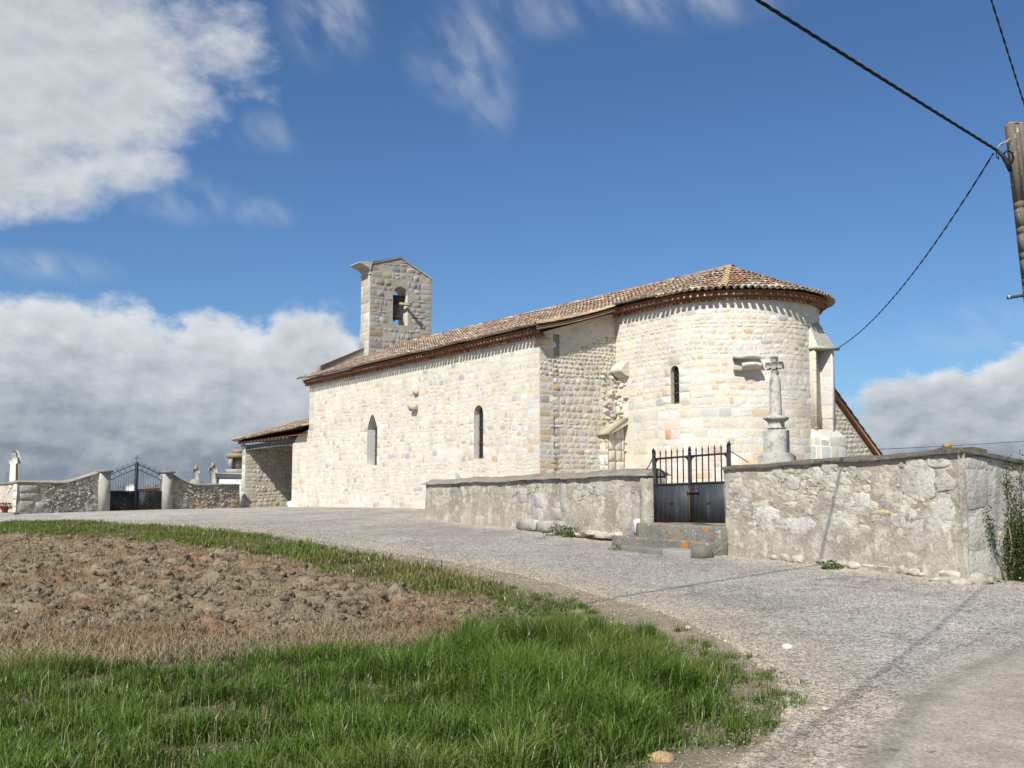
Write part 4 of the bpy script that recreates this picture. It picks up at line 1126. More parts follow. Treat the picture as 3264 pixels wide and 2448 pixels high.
mb.tube([Pp(-.5, -.3, 7.72), np.array(KN) + np.array([.06, 0, .10]), np.array(KN)], .014, 6, (.34, .34, .34)); mb.tube([Pp(-.5, .1, 7.70), np.array(KN) + np.array([.06, 0, .08])], .012, 6, (.3, .3, .3))
mb.build('anchor_bracket', M_iron, pole)
mb = MB()
mb.tube([np.array(KN), (8.58, 17.62, 7.42), (8.66, 17.60, 7.27), (8.70, 17.6, 7.12)], [.028, .035, .05, .035], 7, (.012, .012, .012))
mb.tube([(8.60, 17.6, 7.44), (8.66, 17.58, 7.50), (8.74, 17.58, 7.44), (8.76, 17.6, 7.36)], .018, 6, (.012, .012, .012))
mb.tube([np.array(KN), (8.47, 17.6, 7.38), (8.50, 17.6, 7.34), (8.52, 17.6, 7.46)], .012, 6, (.012, .012, .012))
mb.build('cable_clamp', M_iron, pole)
mb = MB(); mb.box((8.36, 17.2, 4.79), (9.30, 17.26, 4.84), lambda x, y_, z: np.array([x, y_, z + (x - 8.36) * .16]), (.05, .05, .05)); mb.box((8.365, 17.19, 4.80), (8.39, 17.27, 4.85), None, (.5, .5, .5)); mb.build('metal_bracket', M_iron, pole)
mb = MB(); mb.tube([Pp(.5, 0, 7.85), Pp(.9, -.3, 7.92), Pp(1.0, -.6, 7.85)], .018, 6, (.3, .3, .3)); mb.build('hook', M_iron, pole)
M_cable = mat_col('black twisted cable', var=.1, scale=10, fine=20, finevar=.1, bump=0, rough=.6)
def cable(name, p, q, sag, rad, label, n=40, twist=0):
    p = np.array(p); q = np.array(q); mb = MB()
    path = [lerp(p, q, t) - Z3 * sag * 4 * t * (1 - t) for t in np.linspace(0, 1, n)]
    if twist:
        d = (q - p) / np.linalg.norm(q - p); s = np.cross(d, Z3); s /= np.linalg.norm(s); u = np.cross(s, d)
        ln = np.linalg.norm(q - p); N = int(ln * 9)
        for k in range(twist):
            pts = []
            for t in np.linspace(0, 1, N):
                c = lerp(p, q, t) - Z3 * sag * 4 * t * (1 - t); a = 2 * math.pi * (t * ln / .75 + k / twist)
                pts.append(c + (s * math.cos(a) + u * math.sin(a)) * rad * .95)
            mb.tube(pts, rad, 5, (.012, .012, .013), False)
    else: mb.tube(path, rad, 6, (.014, .014, .015), False)
    o = mb.build(name, M_cable); return tag(o, label, 'cable', 'overhead wires')
Qf = np.array([2.92, 12.1, 7.54]); dq = Qf - np.array(KN)
cable('overhead_cable', KN, np.array(KN) + dq * 4.2 + Z3 * .6,   .12, .014, 'thick black twisted cable crossing the top right of the sky', twist=3)
cable('overhead_cable', (9.1, 17.55, 7.83), (-3.2, -2.8, 7.75), .10, .008, 'black cable rising almost straight up from behind the pole top', twist=2)
cable('overhead_cable', np.array(KN) + np.array([-.06, 0, -.06]), Pb(t1 + .05, 6.0, .48), .48, .009, 'thin sagging service cable from the pole to the apse buttress', twist=2)
cable('overhead_cable', L(0.5, 16.3, 3.2), (34, 58, 4.75), .1, .012, 'thin wire running level behind the right wall corner')

# ------------------------------------------------------------------ cemetery on the left
CD = np.array([.66, .75, 0]); CD /= np.linalg.norm(CD); CN = np.array([CD[1], -CD[0], 0])     # face towards the road
CG = np.array([-19.55, 49.8, 0])                          # left gate pillar
def K(t, d, z): return CG + CD * t + CN * d + np.array([0, 0, z])
def Pk(u, z, off): return K(u, off, z)
def k_bot(u):
    p = K(u, .1, 0); return Hs(p[0], p[1]) - .08
KC = (.27, .25, .215)
kwl = thing('cemetery_wall', 'grey rubble cemetery wall left of the iron gate, its top sweeping up to the pillar', 'wall', tuple(K(-2, 0, .5)))
mb = MB(); r = random.Random(101)
kt = lambda u: 1.90 if u < -2.0 else 1.90 + .50 * ((u + 2.0) / 1.75) ** 1.4
yard_face(mb, Pk, -4.05, -.25, k_bot, lambda u: kt(u), 41, amp=.06, du=.11, col=KC)
yard_stones(mb, Pk, -2.9, -.3, k_bot, kt, r, 200, size=(.08, .26), flat=.03, bright=(.5, .85))
for (u, z, w, h) in ((-3.55, 1.62, .85, .36), (-3.5, 1.28, .9, .3), (-3.6, .85, .75, .5), (-3.0, .8, .5, .45)):
    stone(mb, Pk, u, z, w, h, r, .03, .3, (.33, .32, .275), n=12, p=6, jit=.03, edge=.03)
# blocked arch low in the wall
for t in np.linspace(.12, math.pi - .12, 9):
    stone(mb, Pk, -1.95 + .52 * math.cos(t), .52 + .48 * math.sin(t), .20, .13, r, .06, .3, (.30, .28, .25), jit=.05)
stone(mb, Pk, -1.95, .66, .72, .5, r, .03, .4, (.42, .41, .37), jit=.1, p=2.5)
mb.prism([(-4.0, .2), (-.25, .2), (-.25, 2.3), (-2.0, 1.86), (-4.0, 1.86)], lambda u, z, d: K(u, d, z), -.40, -.07, KC)
# return going left
KL = K(-4.05, 0, 0); LDv = np.array([-.86, .51, 0]); LN = np.array([-.51, -.86, 0])
def Pl(u, z, off): return KL + LDv * u + LN * off + np.array([0, 0, z])
yard_face(mb, Pl, 0, 9, lambda u: .2, lambda u: 1.88 - .05 * u, 47, col=(.50, .44, .37))
yard_stones(mb, Pl, .3, 4, lambda u: .4, lambda u: 1.8, r, 60, bright=(.85, 1.1))
for k in range(4): stone(mb, Pl, .14, .6 + k * .36, .27, .34, r, .03, .2, (.62, .60, .54), n=12, p=8, jit=.02)
mb.build('wall_face', M_yard, kwl)
coping(-4.1, -.25, kt, 43, .07, .07, .04, (.36, .33, .28), P=K, du=.1).build('coping', M_cop, kwl)
coping(0, 9, lambda u: 1.88 - .05 * u, 45, .07, .07, .03, (.22, .21, .18), P=lambda u, d, z: Pl(u, z, d)).build('coping', M_cop, kwl)
def pillar(parent, t, w, dark):
    mb = MB(); mb.box((t - w / 2, -.24, .3), (t + w / 2, .24, 2.40), lambda a, d, z: K(a, d, z), (.38, .37, .32)); mb.build('gate_pillar', M_slab, parent)
    mb = MB(); frustum(mb, [(w / 2 + .02, 2.40), (w / 2 + .07, 2.44), (w / 2 + .07, 2.49), (.05, 2.54)], (.24, .22, .19), fn=lambda x, y_, z: K(t + x, y_ * 1.1, z)); mb.build('pillar_cap', M_cop, parent)
pillar(kwl, -.02, .50, 0)
kwr = thing('cemetery_wall', 'mossy rubble cemetery wall between the iron gate and the porch', 'wall', tuple(K(5, 0, .5)))
mb = MB()
kt2 = lambda u: 1.80 if u > 4.9 else 1.80 + .55 * ((4.9 - u) / 1.35) ** 1.3
yard_face(mb, Pk, 3.55, 7.6, k_bot, kt2, 51, amp=.06, du=.11, col=(.30, .27, .22))
yard_stones(mb, Pk, 3.6, 7.6, k_bot, kt2, r, 230, size=(.07, .24), flat=.03, bright=(.45, .85))
for k in range(26):
    u = r.choice([r.gauss(5.3, .3), r.gauss(7.0, .3)]); stone(mb, Pk, u, r.uniform(.5, .95), .25, .16, r, .05, .5, (.40, .31, .07), jit=.2, p=2.5)
mb.prism([(3.55, .2), (7.6, .2), (7.6, 1.75), (4.9, 1.75), (3.55, 2.25)], lambda u, z, d: K(u, d, z), -.40, -.07, KC)
mb.build('wall_face', M_yard, kwr)
coping(3.5, 7.6, kt2, 53, .07, .08, .03, (.22, .21, .18), P=K, du=.1).build('coping', M_cop, kwr)
pillar(kwr, 3.30, .46, 0)

# iron gate
kg = thing('cemetery_gate', 'wrought iron double gate with ringed arched top and small cross between two pillars', 'gate', tuple(K(1.65, 0, .55)))
ga, gb_, gm = .27, 3.04, 1.66
def ktop(u, e): return e + .62 * (1 - abs(u - gm) / (gm - ga)) ** .8
for (ta, tb) in ((ga, gm - .05), (gm + .05, gb_)):
    mb = MB(); mb.box((ta, -.015, .58), (tb, .015, 1.50), lambda a, d, z: K(a, d, z), (.020, .020, .021))
    c = (ta + tb) / 2 + .05
    for (dx, dz) in ((-.11, .12), (.11, .12), (0, 0), (-.11, -.14), (.11, -.14), (0, -.2), (0, .2)):
        mb.box((c + dx - .05, .016, 1.0 + dz - .045), (c + dx + .05, .03, 1.0 + dz + .045), lambda a, d, z: K(a, d, z), (.006, .006, .006))
    leaf = mb.build('gate_leaf', M_panel, kg)
    mb = MB(); mb.tube([K(u, 0, ktop(u, 1.98)) for u in np.linspace(ta, tb, 12)], .016, 5, IR); mb.tube([K(u, 0, ktop(u, 2.24)) for u in np.linspace(ta, tb, 12)], .018, 5, IR)
    mb.tube([K(ta + .02, 0, .58), K(ta + .02, 0, ktop(ta, 2.26))], .02, 5, IR); mb.tube([K(ta, 0, 1.52), K(tb, 0, 1.52)], .018, 5, IR)
    sub(mb.build('frame', M_iron), leaf)
    n = 5
    for k in range(n):
        u = lerp(ta, tb, (k + .5) / n); zc = ktop(u, 2.11); mb = MB()
        mb.tube([K(u + .12 * math.cos(t), 0, zc + .12 * math.sin(t)) for t in np.linspace(0, 2 * math.pi, 17)], .011, 4, IR); sub(mb.build('ring', M_iron), leaf)
        mb = MB()                                             # scroll on the top rail
        mb.tube([K(u + (.02 + .012 * t) * math.cos(t) - .03, 0, ktop(u, 2.30) + .05 + (.02 + .010 * t) * math.sin(t)) for t in np.linspace(0, 7, 18)], .009, 4, IR); sub(mb.build('scroll', M_iron), leaf)
    for k in range(10):
        u = lerp(ta, tb, (k + .5) / 10); mb = MB(); mb.tube([K(u, 0, 1.50), K(u, 0, ktop(u, 1.98))], .009, 4, IR); sub(mb.build('bar', M_iron), leaf)
mb = MB(); mb.box((gm - .055, -.05, .55), (gm + .055, .05, 2.93), lambda a, d, z: K(a, d, z), (.018, .02, .024)); mb.build('post', M_iron, kg)
mb = MB(); mb.tube([K(gm, 0, 2.9), K(gm, 0, 3.30)], .016, 5, IR); mb.tube([K(gm - .13, 0, 3.14), K(gm + .13, 0, 3.14)], .015, 5, IR); mb.build('cross_finial', M_iron, kg)

M_grave = mat_col('pale grave stone', var=.15, scale=3, fine=24, finevar=.18, bump=.4, bscale=20, spots=((4.0, .58, .7, (.24, .23, .2), .5),))
def grave_cross(name, p, hgt, w, arm, col, label, plinth=0, yaw=0.0, thick=.16, cap=None):
    e = thing(name, label, 'grave cross', p); c, s = math.cos(yaw), math.sin(yaw)
    F = lambda u, d, z: np.array(p) + np.array([u * c - d * s, u * s + d * c, z])
    if plinth:
        mb = MB(); frustum(mb, [(w * 1.5, 0), (w * 1.4, plinth * .7), (w * 1.6, plinth * .75), (w * 1.6, plinth * .85), (w * .9, plinth)], tuple(np.array(col) * .9), fn=F); mb.build('plinth', M_grave, e)
    mb = MB(); z0 = plinth; za = hgt - arm * 2.3; ah = arm * 1.15
    poly = [(-w * .62, z0), (w * .62, z0), (w * .42, za), (arm, za - .03), (arm, za + ah), (w * .44, za + ah), (w * .34, hgt - .12), (w * .14, hgt), (-w * .14, hgt), (-w * .34, hgt - .12), (-w * .44, za + ah), (-arm, za + ah), (-arm, za - .03), (-w * .42, za)]
    mb.prism(poly, lambda u, z, d: F(u, d, z), -thick / 2, thick / 2, col)
    mb.build('cross_body', M_grave, e)
    if cap:
        mb = MB(); mb.box((-w * .32, -thick / 2 - .01, hgt - .3), (w * .32, thick / 2 + .01, hgt + .02), F, cap); mb.build('lichen_cap', M_lichen, e)
    return e
grave_cross('grave_cross', (-23.95, 50.0, .45), 3.0, .40, .26, (.56, .55, .47), 'tall cream stone cross standing behind the left cemetery wall', yaw=-.35, thick=.2)
grave_cross('grave_cross', (-18.85, 62.0, .45), 2.58, .24, .20, (.36, .34, .31), 'grey stone cross on pedestal just right of the iron gate pillar', plinth=1.75, yaw=.5, cap=(.38, .29, .17))
grave_cross('grave_cross', (-17.85, 62.0, .45), 2.72, .26, .25, (.40, .37, .32), 'taller grey stone cross with sloping base nearer the porch', plinth=1.5, yaw=.55, cap=(.40, .29, .15))
mb = MB(); mb.box((-26.75, 54.9, .4), (-26.35, 55.2, 2.52), None, (.12, .14, .17)); tag(mb.build('grave_post', M_slab), 'dark slate grave pillar beyond the far left wall', 'grave pillar')
e = thing('headstone', 'white rounded headstone seen through the iron gate bars', 'headstone', (-22.75, 62, .4))
mb = MB(); mb.prism([(-.28, .4), (.28, .4)] + [(.28 * math.cos(t), 1.72 + .22 * math.sin(t)) for t in np.linspace(0, math.pi, 9)], lambda u, z, d: np.array([-22.75 + u, 62 + d, z]), -.08, .08, (.78, .77, .74)); mb.build('tablet', M_grave, e)
mb = MB(); mb.box((-23.4, 61.5, .4), (-22.1, 61.9, 1.46), None, (.72, .72, .70)); mb.build('kerb', M_grave, e)
e = thing('tomb', 'low dark tomb with slanted lid and flowers behind the gate leaf', 'tomb', (-21.9, 64, .4))
mb = MB(); mb.box((-22.9, 63.4, .3), (-20.8, 64.8, 1.50), None, (.10, .09, .085)); mb.build('chest', M_slab, e)
mb = MB(); mb.prism([(-23.0, 1.50), (-20.7, 1.58), (-20.7, 1.68), (-23.0, 1.60)], lambda u, z, d: np.array([u, d, z]), 63.3, 64.9, (.06, .06, .06)); mb.build('lid', M_slab, e)
mb = MB(); rr = random.Random(2)
for k in range(40): mb.box((-22.5 + rr.random() * 1.2, 63.3 + rr.random() * .2, 1.62 + rr.random() * .22), (0, 0, 0), (lambda x, y_, z: np.array([x, y_, z])), (.2, .2, .2)) if False else mb.tube([(-22.5 + rr.random() * 1.2, 63.4, 1.64), (-22.5 + rr.random() * 1.2, 63.4, 1.72 + rr.random() * .14)], .04, 4, rr.choice([(.22, .12, .10), (.16, .12, .09), (.30, .22, .2)]))
mb.build('flowers', M_wood, e)
e = thing('family_vault', 'grey family vault with moulded cornice and square niche stele beside the porch', 'vault', (-16.7, 63.5, .4))
def V(u, d, z): return np.array([-17.9, 63.2, 0]) + np.array([.94, .34, 0]) * u + np.array([-.34, .94, 0]) * d + np.array([0, 0, z])
mb = MB(); mb.box((0.1, 0, .3), (3.0, 2.2, 2.30), lambda a, d, z: V(a, d, z), (.52, .53, .54)); mb.box((.35, -.03, .5), (2.7, .0, 2.0), lambda a, d, z: V(a, d, z), (.62, .64, .66)); mb.build('chest', M_grave, e)
mb = MB(); mb.prism([(-.02, 2.30), (-.12, 2.46), (-.20, 2.50), (-.20, 2.60), (2.4, 2.60), (2.4, 2.30)], lambda d, z, u: V(u, d, z), -.15, 3.2, (.55, .56, .58)); mb.build('cornice', M_grave, e)
mb = MB()
for (u0, u1, z0, z1, d0) in ((.55, 1.9, 2.6, 2.85, 0), (.68, .90, 2.85, 3.55, 0), (1.5, 1.8, 2.85, 3.55, 0), (.9, 1.5, 2.85, 3.55, .25), (.58, 1.9, 3.55, 3.82, -.05), (.95, 1.6, 3.82, 4.05, 0)):
    mb.box((u0, .5 + d0, z0), (u1, 1.1, z1), lambda a, d, z: V(a, d, z), (.36, .33, .28) if z0 < 3.5 else (.34, .25, .16))
mb.build('stele', M_grave, e)

# leaning hoop, slab and red flowers at the far left
mb = MB(); mb.tube([K(-2.55 + .42 * (1 - math.cos(t)), .12 + .12 * (1 - math.sin(t)), .50 + .75 * math.sin(t)) for t in np.linspace(0, 1.35, 12)], .022, 5, (.04, .035, .03)); tag(mb.build('iron_hoop', M_iron), 'bent dark iron hoop leaning on the left cemetery wall', 'hoop')
slab('stone_slab', M_slab, [(-22.9, 45.6), (-21.9, 45.9), (-21.95, 46.5), (-22.9, 46.3)], .3, .58, 8, 'thin flat slab lying at the left cemetery wall corner', 'slab', fn=lambda x, y_, z: np.array([x, y_, z]), col=(.30, .30, .28))
e = thing('flower_pot', 'pot of red flowers by the far left wall corner', 'flower pot', (-22.35, 45.95, .5))
mb = MB(); frustum(mb, [(.10, .52), (.15, .82), (.17, .84), (.15, .86)], (.20, .06, .04), fn=lambda x, y_, z: np.array([-22.35 + x, 45.95 + y_, z]), n=12, ph=0); mb.build('pot', M_brick, e)
mb = MB(); rr = random.Random(3)
for k in range(170):
    t = rr.uniform(0, 6.28); q = .36 * rr.random() ** .5; c = np.array([-22.4 + q * math.cos(t), 45.9 + q * .6 * math.sin(t), .90 + rr.uniform(-.22, .16) * (1 - q)])
    a = np.array([rr.gauss(0, 1) for _ in range(3)]); a /= np.linalg.norm(a); b_ = np.cross(a, [.3, .5, .8]); s = rr.uniform(.03, .06)
    mb.add([c + a * s, c + b_ * s, c - a * s, c - b_ * s], [(0, 1, 2, 3)], rr.choice([(.36, .05, .04), (.30, .04, .05), (.10, .09, .06), (.45, .16, .14), (.12, .10, .08)]))
mb.build('blossoms', M_brick, e)

# ------------------------------------------------------------------ plan outlines
def resample(pl, n):
    pl = np.asarray(pl, float); d = np.r_[0, np.cumsum(np.hypot(*np.diff(pl, axis=0).T))]
    t = np.linspace(0, d[-1], n); return np.c_[np.interp(t, d, pl[:, 0]), np.interp(t, d, pl[:, 1])]
def smooth_pl(pl, it=3):
    pl = np.asarray(pl, float)
    for _ in range(it):
        q = np.empty((2 * len(pl), 2)); q[0] = pl[0]; q[-1] = pl[-1]
        q[1:-1:2] = .75 * pl[:-1] + .25 * pl[1:]; q[2:-1:2] = .25 * pl[:-1] + .75 * pl[1:]; pl = q
    return pl
def inside(poly, x, y):
    poly = np.asarray(poly); r = np.zeros(x.shape, bool); n = len(poly); j = n - 1
    for i in range(n):
        xi, yi = poly[i]; xj, yj = poly[j]
        c = ((yi > y) != (yj > y)) & (x < (xj - xi) * (y - yi) / (yj - yi + 1e-12) + xi); r ^= c; j = i
    return r
def dist_pl(pl, x, y):
    pl = np.asarray(pl); d = np.full(x.shape, 1e9)
    for a, b in zip(pl[:-1], pl[1:]):
        ab = b - a; t = np.clip(((x - a[0]) * ab[0] + (y - a[1]) * ab[1]) / (ab @ ab), 0, 1)
        d = np.minimum(d, np.hypot(x - a[0] - t * ab[0], y - a[1] - t * ab[1]))
    return d
RL = [(-27, 40.5), (-19.0, 38.8), (-15.35, 38.0), (-10.46, 33.74), (-6.2, 28.24), (-2.86, 22.05), (-.75, 18.9), (.37, 16.9), (1.09, 14.6), (1.86, 13.0), (2.21, 11.45), (2.28, 9.8), (2.15, 8.6), (1.88, 7.25), (1.25, 6.15), (.3, 4.6), (-1.2, 3)]
FIELD_TOP = [(-14.18, 28.96), (-12.68, 28.6), (-10.65, 27.59), (-7.86, 24.82), (-5.92, 22.87), (-4.32, 20.33), (-3.13, 17.61), (-1.9, 15.79), (-.41, 14.31), (-.13, 13.29)]
FIELD = [(-34, 32)] + FIELD_TOP + [(.25, 12.4), (.1, 11.5), (-.6, 11.15), (-1.24, 10.9), (-1.52, 10.68), (-2.88, 10.35), (-3.96, 10.15), (-4.8, 10.0), (-8, 9.9), (-34, 9.4)]
GRASS = [(-9, 4.6), (-9, 10.5), (-4.8, 10.5), (-3.96, 10.65), (-2.88, 10.85), (-1.52, 11.15), (-1.0, 11.3), (.19, 11.45), (1.1, 11.5), (1.75, 10.8), (2.02, 9.8), (2.08, 8.62), (2.05, 7.81), (1.9, 7.25), (1.55, 6.76), (1.2, 6.3), (.85, 5.6), (.5, 4.6)]
STRIP = [(-34, 31.2)] + [(a, b - .45) for a, b in FIELD_TOP] + [(.75, 12.9), (.6, 13.9), (-.9, 17.3), (-3.2, 21.6), (-6.7, 28.0), (-10.9, 33.3), (-15.5, 37.5), (-19, 38.3), (-34, 39.8)]
MAIN_L = [(-.6, 2.4), (.9, 4.8), (1.57, 6.15), (2.46, 7.79), (3.19, 8.84), (3.99, 9.83), (5.54, 11.4), (8, 13.4), (12, 15.8), (18, 18.5), (40, 26)]
MAIN_R = [(5, 0), (6.5, 2), (8, 3.7), (9.4, 5), (10.4, 6), (11.5, 7), (13.2, 8.2), (16, 10), (20, 12), (28, 15), (46, 21)]

# ------------------------------------------------------------------ ground sheet
def axis(lo, hi, step, far, k=1.28):
    a = list(np.arange(lo, hi + 1e-6, step)); s = step
    while a[-1] < far: s *= k; a.append(a[-1] + s)
    s = step
    while a[0] > -far: s *= k; a.insert(0, a[0] - s)
    return np.array(a)
gx = axis(-26, 14, .22, 5000); gy = axis(1, 62, .22, 5000)
GX, GY = np.meshgrid(gx, gy); GZ = H(GX, GY)
near = (np.abs(GX) < 26) & (GY > 1) & (GY < 62)
GZ = GZ + np.where(near, .03 * (fbm(GX * 1.3, GY * 1.3, 2, 3) - .5), 0)
_in = inside(FIELD, GX, GY) & (GX > -26.5) & (dist_pl(np.array(FIELD + FIELD[:1]), GX, GY) > .35)
GZ = GZ - np.where(_in, .35, 0)
V = np.c_[GX.ravel(), GY.ravel(), GZ.ravel()]
m, n = GX.shape; idx = np.arange(m * n).reshape(m, n)
F = np.c_[idx[:-1, :-1].ravel(), idx[:-1, 1:].ravel(), idx[1:, 1:].ravel(), idx[1:, :-1].ravel()]
dre = dist_pl(smooth_pl(RL, 2), GX, GY)
grav = np.clip(1 - dre / 1.0, 0, 1)
gdark = inside(GRASS, GX, GY) | inside(STRIP, GX, GY)
soil = np.stack([np.where(gdark, .15, .30), np.where(gdark, .125, .235), np.where(gdark, .07, .155)], -1)
soil = soil * (1 - grav[..., None] * .5) + np.array([.36, .30, .21]) * grav[..., None] * .5
farm = np.clip((np.hypot(GX + 3, GY - 28) - 42) / 20, 0, 1)[..., None]
soil = soil * (1 - farm) + np.array([.09, .10, .045]) * farm
M_ground = None
def mat_ground():
    m, T, b, out = base_mat('stony soil')
    co = T.node('ShaderNodeTexCoord').outputs['Object']
    at = T.node('ShaderNodeAttribute', attribute_name='Col').outputs['Color']
    n1 = T.noise(co, 1.4, 6, .65); n2 = T.noise(co, 22, 5, .7)
    k = T.math('ADD', T.ramp(n1, .25, .75, .65, 1.3, False), T.ramp(n2, .25, .75, -.3, .3, False))
    sc = T.node('ShaderNodeVectorMath', operation='SCALE'); T.put(sc.inputs[0], at); T.put(sc.inputs[3], k)
    v = T.voronoi(co, 34, out='Color'); sp = T.node('ShaderNodeSeparateColor'); T.put(sp.inputs[0], v)
    d = T.voronoi(co, 34)
    chip = T.math('MULTIPLY', T.ramp(sp.outputs[0], .74, .80), T.ramp(d, .30, .42, 1, 0))
    c = T.mix(T.math('MULTIPLY', chip, .8), sc.outputs[0], (.58, .55, .48))
    T.put(b.inputs['Base Color'], c); b.inputs['Roughness'].default_value = .97; b.inputs['Specular IOR Level'].default_value = .1
    bp = T.node('ShaderNodeBump'); bp.inputs['Strength'].default_value = .8; bp.inputs['Distance'].default_value = .04
    T.put(bp.inputs['Height'], T.math('ADD', n2, T.math('MULTIPLY', chip, .5))); T.l.new(bp.outputs[0], b.inputs['Normal'])
    return m
M_ground = mat_ground()
structure(mesh_obj('ground', V, F, soil.reshape(-1, 3), M_ground, True, per_vertex=True))

# ------------------------------------------------------------------ road surfaces
def mat_road(name, fine=False):
    m, T, b, out = base_mat(name)
    co = T.node('ShaderNodeTexCoord').outputs['Object']
    an = T.node('ShaderNodeAttribute', attribute_name='Col'); at = an.outputs['Color']
    def speck(chips, lo, hi, pw=1.6):
        vd = T.voronoi(co, chips, out='Color'); sp = T.node('ShaderNodeSeparateColor'); T.put(sp.inputs[0], vd)
        vd2 = T.voronoi(co, chips * .42, out='Color'); sp2 = T.node('ShaderNodeSeparateColor'); T.put(sp2.inputs[0], vd2)
        g = T.math('ADD', T.math('MULTIPLY', T.math('POWER', sp.outputs[0], pw), hi - lo), lo)
        return T.math('ADD', g, T.math('MULTIPLY', T.math('SUBTRACT', sp2.outputs[1], .5), (hi - lo) * .6)), sp.outputs[0]
    g, h = speck(75, .165, .56, 1.45)
    n1 = T.noise(co, .55, 6, .62); n2 = T.noise(co, 3.1, 5, .65); n3 = T.noise(co, 12, 4, .7)
    pat = T.ramp(T.noise(co, 1.0, 6, .72, .6), .56, .70)          # tarry patches where chippings have gone
    g = T.math('MULTIPLY', g, T.math('SUBTRACT', 1.0, T.math('MULTIPLY', pat, .45)))
    if fine:
        gf, hf = speck(110, .22, .37, 1.0); al = an.outputs['Alpha']
        mf = T.node('ShaderNodeMix', data_type='FLOAT'); T.put(mf.inputs[0], al); T.put(mf.inputs[2], g); T.put(mf.inputs[3], gf); g = mf.outputs[0]
    g = T.math('MULTIPLY', g, T.ramp(n1, .28, .72, .76, 1.24, False)); g = T.math('MULTIPLY', g, T.ramp(n2, .25, .75, .82, 1.18, False)); g = T.math('MULTIPLY', g, T.ramp(n3, .25, .75, .84, 1.16, False))
    sc = T.node('ShaderNodeVectorMath', operation='SCALE'); T.put(sc.inputs[0], at); T.put(sc.inputs[3], g)
    T.put(b.inputs['Base Color'], sc.outputs[0]); b.inputs['Roughness'].default_value = .9; b.inputs['Specular IOR Level'].default_value = .25
    bp = T.node('ShaderNodeBump'); bp.inputs['Strength'].default_value = .75; bp.inputs['Distance'].default_value = .012
    T.put(bp.inputs['Height'], T.math('ADD', h, n3)); T.l.new(bp.outputs[0], b.inputs['Normal'])
    return m
def strip(name, left, right, rows, cols, dz, mat, colfn):
    Lp = resample(smooth_pl(left, 2), rows); Rp = resample(smooth_pl(right, 2), rows)
    jit = .16 * (fbm(np.linspace(0, 90, rows), np.zeros(rows), 9, 4) - .5)
    t = np.linspace(0, 1, cols) ** 1.3
    X = Lp[:, None, 0] * (1 - t) + Rp[:, None, 0] * t; Yv = Lp[:, None, 1] * (1 - t) + Rp[:, None, 1] * t
    X[:, 0] += jit; Z = H(X, Yv) + dz; Z[:, 0] -= dz + .02
    V = np.c_[X.ravel(), Yv.ravel(), Z.ravel()]; idx = np.arange(rows * cols).reshape(rows, cols)
    F = np.c_[idx[:-1, :-1].ravel(), idx[:-1, 1:].ravel(), idx[1:, 1:].ravel(), idx[1:, :-1].ravel()]
    C = colfn(X.ravel(), Yv.ravel())
    o = mesh_obj(name, V, F, C, mat, True, per_vertex=True); return structure(o)
RLp = [(-27, 40.5), (-19.0, 38.8), (-15.35, 38.0), (-10.46, 33.74), (-6.2, 28.24), (-4.5, 24.9), (-2.86, 22.05), (-.75, 18.9), (.8, 15.6), (2.15, 11.8), (2.20, 8.8), (1.88, 7.25), (1.25, 6.15), (.3, 4.6), (-1.2, 3)]
RRp = [(-27, 47.5), (-22.3, 47.2), (-18.3, 51.6), (-14.5, 57.2), (-10.2, 51.0), (-3.0, 40.0), (-2.2, 33.3), (.5, 27.2), (3.8, 21.0), (6.8, 15.3), (10, 13.6), (11, 10), (11, 7), (10, 4), (9, 1)]
T1 = smooth_pl(MAIN_L, 2); T2 = T1 + np.array([.36, -.26])
def road_col(x, y):
    e = dist_pl(smooth_pl(RL, 2), x, y); w = np.clip(1 - e / 1.1, 0, 1)
    c = np.array([1.08, .985, .865])[None] * np.ones((len(x), 1))
    c = c * (1 + np.array([.20, .10, -.07])[None] * w[:, None] * (.3 + 1.4 * fbm(x * 2, y * 2, 6, 4)[:, None]))
    wall = np.minimum(dist_pl(np.array([Y(tl0, 0, 0)[:2], Y(tl1, 0, 0)[:2]]), x, y), dist_pl(np.array([Y(tr0, 0, 0)[:2], Y(tr1, 0, 0)[:2]]), x, y))
    w2 = np.clip(1 - wall / .9, 0, 1)[:, None]; c = c * (1 + w2 * np.array([.32, .24, .10]))
    far = np.clip((y - 34) / 8, 0, 1)[:, None] * np.clip((-6 - x) / 8, 0, 1)[:, None]; c = c * (1 + .28 * far)
    for pl, s in ((T1, .12), (T2, .10)):
        d = dist_pl(pl, x, y); k = np.exp(-(d / s) ** 2) * (.35 + .5 * fbm(x * 1.3, y * 1.3, 12, 3)); c = c * (1 - .30 * k[:, None])
    return c
M_road = mat_road('chip sealed road')
strip('road', RLp, RRp, 560, 110, .018, M_road, road_col)
